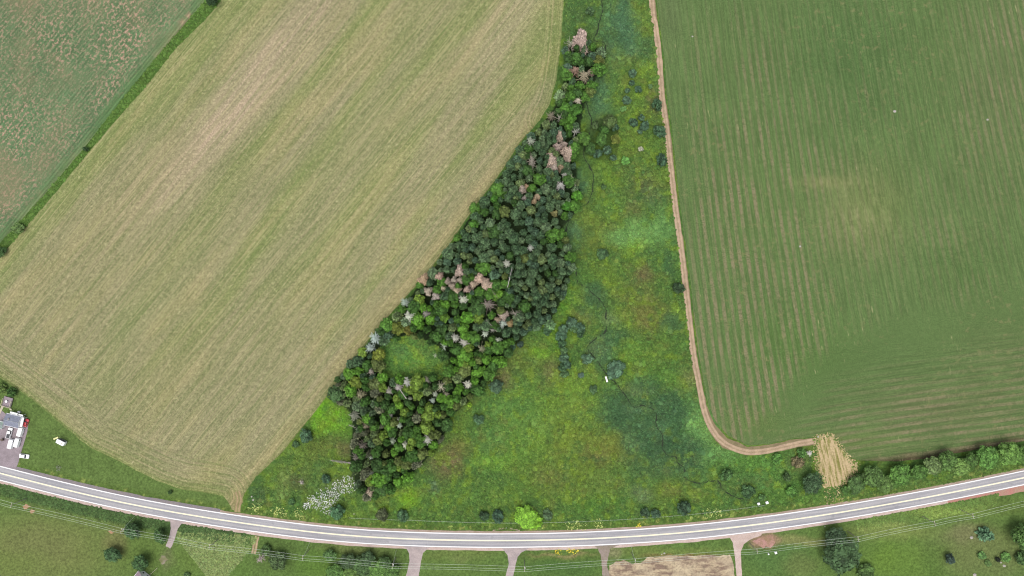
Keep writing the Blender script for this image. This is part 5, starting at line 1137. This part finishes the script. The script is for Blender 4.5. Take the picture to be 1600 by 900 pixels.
# ------------------------------------------------------------------ house, deck, cottage
def house(name, px, py, ang, L_, W_, hw, hr, roofm, label, windows=True, over=.35):
    b = P(px, py, hw); e = empty(name, (b.x, b.y, 0), ang); tag(e, label, 'house')
    m = MB(); m.box((0, 0, hw / 2 - .1), (L_, W_, hw + .2)); x, y = L_ / 2, W_ / 2
    m.quad((x, -y, hw), (x, y, hw), (x, 0, hw + hr)); m.quad((-x, y, hw), (-x, -y, hw), (-x, 0, hw + hr)); m.build('wall', M_SIDING, e)
    m = MB(); X, Yy = x + over, y + over; dz = hr * over / y
    for s_ in (-1, 1):
        a, b2, c2, d2 = (-X, s_ * Yy, hw - dz), (X, s_ * Yy, hw - dz), (X, 0, hw + hr), (-X, 0, hw + hr); up = .16
        m.quad(*[(q[0], q[1], q[2] + up) for q in (a, b2, c2, d2)]); m.quad(a, b2, c2, d2); m.quad(a, b2, (b2[0], b2[1], b2[2] + up), (a[0], a[1], a[2] + up))
        m.quad(b2, c2, (c2[0], c2[1], c2[2] + up), (b2[0], b2[1], b2[2] + up)); m.quad(a, d2, (d2[0], d2[1], d2[2] + up), (a[0], a[1], a[2] + up))
    rf = m.build('roof', roofm, e)
    m = MB(); m.tube((-X, 0, hw + hr + .17), (X, 0, hw + hr + .17), .09, .09, 5); m.build('ridge_cap', M_GREY, rf)
    m = MB(); m.box((-L_ * .2, W_ * .16, hw + hr), (.5, .5, 1.0)); m.build('chimney', M_STONE, rf)
    m = MB(); [m.box((X + .02, s_ * Yy / 2, hw + hr / 2 - dz / 2 + .06), (.05, .01, .01)) for s_ in (-1, 1)]
    for s_ in (-1, 1):
        m.quad((X + .03, s_ * Yy, hw - dz - .12), (X + .03, 0, hw + hr - .12), (X + .03, 0, hw + hr + .2), (X + .03, s_ * Yy, hw - dz + .2)); m.quad((-X - .03, s_ * Yy, hw - dz - .12), (-X - .03, 0, hw + hr - .12), (-X - .03, 0, hw + hr + .2), (-X - .03, s_ * Yy, hw - dz + .2))
        m.box((0, s_ * (Yy + .06), hw - dz + .08), (2 * X, .12, .14))
    m.build('fascia', M_WHITE, e)
    if windows:
        for xx_, yy_, rz in ((x + .02, -y * .4, 0), (x + .02, y * .4, 0), (-x * .5, y + .02, 1), (x * .5, y + .02, 1), (-x * .5, -y - .02, 1)):
            m = MB(); sz = (.05, 1.0, 1.1) if not rz else (1.0, .05, 1.1); m.box((xx_, yy_, 1.5), sz); o = m.build('window', M_WHITE, e); m = MB(); m.box((xx_ * 1.003, yy_ * 1.006, 1.5), tuple(q * .82 for q in sz) if 0 else ((.06, .82, .92) if not rz else (.82, .06, .92))); m.build('pane', M_GLASS, o)
        m = MB(); m.box((x * .2, -y - .03, 1.05), (.95, .06, 2.1)); o = m.build('door', M_CREAM, e); m = MB(); m.tube((x * .2 + .35, -y - .07, 1.0), (x * .2 + .35, -y - .14, 1.0), .04, .04, 6, True); m.build('handle', M_GREY, o)
    return e
house('white_house', 19.5, 657.5, axis_ang(1, .24), 6.6, 5.0, 2.9, .9, M_ROOF, 'white house with grey shingle roof in the yard at the left edge')
hx = bpy.data.objects['white_house']; m = MB(); m.box((4.1, .25, 2.45), (1.5, 4.6, .12)); m.box((4.75, 2.4, 1.2), (.12, .12, 2.4)); m.box((4.75, -1.9, 1.2), (.12, .12, 2.4)); m.build('carport_roof', M_WHITE, hx)
m = MB(); m.box((-.6, 3.35, 2.3), (3.6, 1.1, .12)); m.box((2.7, 3.2, 2.1), (2.2, .9, .12)); m.box((-2.3, 3.8, 1.1), (.1, .1, 2.2)); m.box((3.6, 3.5, 1.0), (.1, .1, 2.0)); m.build('porch_roof', M_WHITE, hx)
house('garden_shed', 0, 664, axis_ang(1, .24), 2.4, 3.0, 2.0, .4, flat('green_roof', alb(150, 170, 160), .7), 'small shed with pale green roof left of the white house', False, .15)
house('white_cottage', 216, 911, axis_ang(.62, -.78), 9, 6.4, 2.8, 2.2, M_ROOF2, 'white cottage with only its gable corner in view at the bottom edge')
b = P(11.5, 628, .8); e = empty('wooden_deck', (b.x, b.y, 0), axis_ang(1, .27)); tag(e, 'raised mauve grey wooden deck with white railings behind the house', 'deck')
m = MB(); [m.box((-2.05 + .216 * i, 0, .74), (.19, 4.6, .06)) for i in range(20)]; m.build('deck_boards', M_WOODW, e); m = MB(); m.box((0, 0, .5), (4.1, 4.4, .4)); m.build('frame', M_WOODW, e)
for (x0, y0, x1, y1) in ((-2.1, -2.3, -2.1, 1.4), (2.1, -2.3, 2.1, 1.0), (-2.1, -2.3, 2.1, -2.3)):
    m = MB(); n = 6; m.tube((x0, y0, 1.7), (x1, y1, 1.7), .13, .13, 5); m.tube((x0, y0, 1.0), (x1, y1, 1.0), .05, .05, 5)
    for i in range(n + 1): t = i / n; m.box((x0 + (x1 - x0) * t, y0 + (y1 - y0) * t, 1.22), (.1, .1, .96))
    m.build('railing', M_CREAM, e)
m = MB(); [m.box((2.2 + .3 * i * 0, -2.9 - .3 * i, .6 - .18 * i), (1.0, .3, .08)) for i in range(3)]; m.build('step', M_CREAM, e)
b = P(11.2, 627, .8); e = empty('round_table', (b.x, b.y, .77)); m = MB(); m.tube((0, 0, .70), (0, 0, .75), .55, .55, 18, True); m.build('tabletop', M_WHITE, e); m = MB(); m.tube((0, 0, 0), (0, 0, .7), .05, .05, 6); m.build('leg', M_GREY, e); m = MB(); m.tube((0, 0, 0), (0, 0, .04), .3, .28, 10, True); m.build('base', M_GREY, e); tag(e, 'small round white table on the wooden deck', 'table')
b = P(2, 640); e = empty('board_walkway', (b.x, b.y, 0), axis_ang(-.45, 1)); m = MB(); [m.box((-2.2 + .3 * i, 0, .12), (.26, 1.1, .07)) for i in range(16)]; m.build('boards', M_CREAM, e); m = MB(); m.box((0, 0, .04), (4.8, .9, .08)); m.build('bearer', M_WOODW, e); tag(e, 'pale board walkway leading from the deck past the house', 'walkway')
for (px, py, lb) in ((4, 668, 'black bin beside the shed at the left edge'), (30.5, 644, 'small grey gas tank standing behind the white house'), (4, 687, 'brown bin left of the pickup truck')):
    b = P(px, py, .5); e = empty('bin', (b.x, b.y, 0), .3); m = MB(); m.box((0, 0, .55), (.9, 1.0, 1.1), 0, (1.1, 1.1)); mt = M_DARKPLASTIC if 'black' in lb else (M_GREY if 'grey' in lb else M_BARK); m.build('body', mt, e); m = MB(); m.prism(rrect(1.1, 1.25, .15), 1.1, 1.2, .05); m.build('lid', mt, e); tag(e, lb, 'bin' if 'bin' in lb else 'tank')
# white board bridging the creek
b = P(947.5, 592.5); e = empty('foot_bridge', (b.x, b.y, 0), axis_ang(.3, 1)); m = MB(); [m.box((-1.25 + .28 * i, 0, .42), (.26, .78, .06)) for i in range(10)]; m.build('deck', M_WHITE, e)
m = MB(); [m.box((0, y_, .34), (2.9, .1, .12)) for y_ in (-.3, .3)]; [m.box((x, 0, .14), (.15, .7, .3)) for x in (-1.3, 1.3)]; m.build('beam', M_CREAM, e); tag(e, 'short white board bridge by the creek in the wet meadow', 'foot bridge')
# beehive-like white boxes and other small things
for px, py, s_, lb in ((1185, 787, 1.05, 'white box in the roadside grass, left one of two'), (1198, 785, 1.15, 'white box in the roadside grass, right one of two'), (1212, 863.5, 1.0, 'white box under the power line right of the gravel driveway'), (1201, 866, .6, 'small white box left of the one under the power line')):
    b = P(px, py, .5); e = empty('white_box', (b.x, b.y, 0), .35); m = MB(); m.box((0, 0, .45 * s_), (s_, s_ * .9, .8 * s_)); m.build('body', M_WHITE, e); m = MB(); m.prism(rrect(s_ * 1.1, s_, .06), .85 * s_, .95 * s_, .03); m.build('lid', M_WHITE, e); tag(e, lb, 'box')
def stone(px, py, s_, label, mat=M_STONE, group=None):
    b = P(px, py); r = random.Random(int(px * 7)); bm = MB(); rings = 5; K = 9; V = []
    for i in range(rings + 1):
        ph = math.pi / 2 * i / rings
        for j in range(K): a = 6.283 * j / K; q = s_ * (math.cos(ph)) * r.uniform(.82, 1.15); V.append((math.cos(a) * q, math.sin(a) * q * .85, s_ * .6 * math.sin(ph) - .05))
    F_ = [(i * K + j, i * K + (j + 1) % K, (i + 1) * K + (j + 1) % K, (i + 1) * K + j) for i in range(rings) for j in range(K)]
    me = bpy.data.meshes.new('boulder'); me.from_pydata(V, [], F_); me.materials.append(mat); o = bpy.data.objects.new('boulder', me); C.objects.link(o); o.location = (b.x, b.y, 0); tag(o, label, 'boulder', group)
for px, py, s_, lb in ((396, 781, .7, 'pale boulder near the hay field access'), (393, 776, .5, 'small pale boulder above another by the hay access'), (1518, 840, .9, 'pale boulder left of the blue green spruce'), (1523, 898, .9, 'grey boulder at the bottom edge on the dry lawn'), (1569, 884, .8, 'white boulder below the blackish bush'), (1564, 879, .45, 'small white stone beside the blackish bush'), (1034, 866, .35, 'small white stone above the cleared ground, left one'), (1038, 864.5, .5, 'white stone above the cleared ground, right one'),
                       (1278, 682.5, .55, 'pale stone at the top corner of the straw patch'), (1398, 174, .8, 'white stone lying in the middle of the planted field'), (1543, 187, .6, 'white stone in the planted field near the right edge'), (1250, 385, .55, 'pale stone in the striped part of the planted field'), (1082, 57, .5, 'pale stone in the top left corner of the planted field'), (553, 803, .35, 'small white stone near the road right of the roadside shrub'), (1289, 823, .3, 'tiny white stone on the verge above the largest dark tree')):
    stone(px, py, s_, lb)
# low rail fence by the cottage, sticks by the field
b = P(240, 893); e = empty('rail_fence', (b.x, b.y, 0), axis_ang(.75, -.65)); m = MB(); m.box((0, 0, .75), (5.6, .08, .12)); m.box((0, 0, .4), (5.6, .08, .12)); m.build('rail', M_CREAM, e)
for i in range(5): m = MB(); m.box((-2.7 + 1.35 * i, .12, .45), (.14, .14, 1.0)); m.build('post', M_CREAM, e)
tag(e, 'short cream rail fence beside the cottage at the bottom edge', 'fence')
b = P(791, 824); e = empty('marker_post', (b.x, b.y, 0)); m = MB(); m.box((0, 0, .5), (.2, .1, 1.1)); m.build('post', M_WHITE, e); m = MB(); m.box((0, -.07, .85), (.16, .03, .25)); m.build('reflector', M_YELLOW, e); tag(e, 'white marker post north of the road left of the lime tree', 'post')
b = P(92, 732); e = empty('brush_pile', (b.x, b.y, 0)); m = MB(); r = random.Random(5)
for i in range(40): a = rv(r, 1.0); a.z = abs(a.z) * .4; m.tube(a, a + rv(r, .9), .06, .03, 4)
m.build('sticks', M_DEADWOOD, e).color = (*alb(190, 190, 175), 1); tag(e, 'small pile of pale brush on the mown verge near the yard', 'brush pile')
ribbon('gravel_pull_off', [(770,829),(781,826.5),(792,825.5),(802,826.5),(812,829)], .5, .06, M_GRN, 1, .12, None, 33)
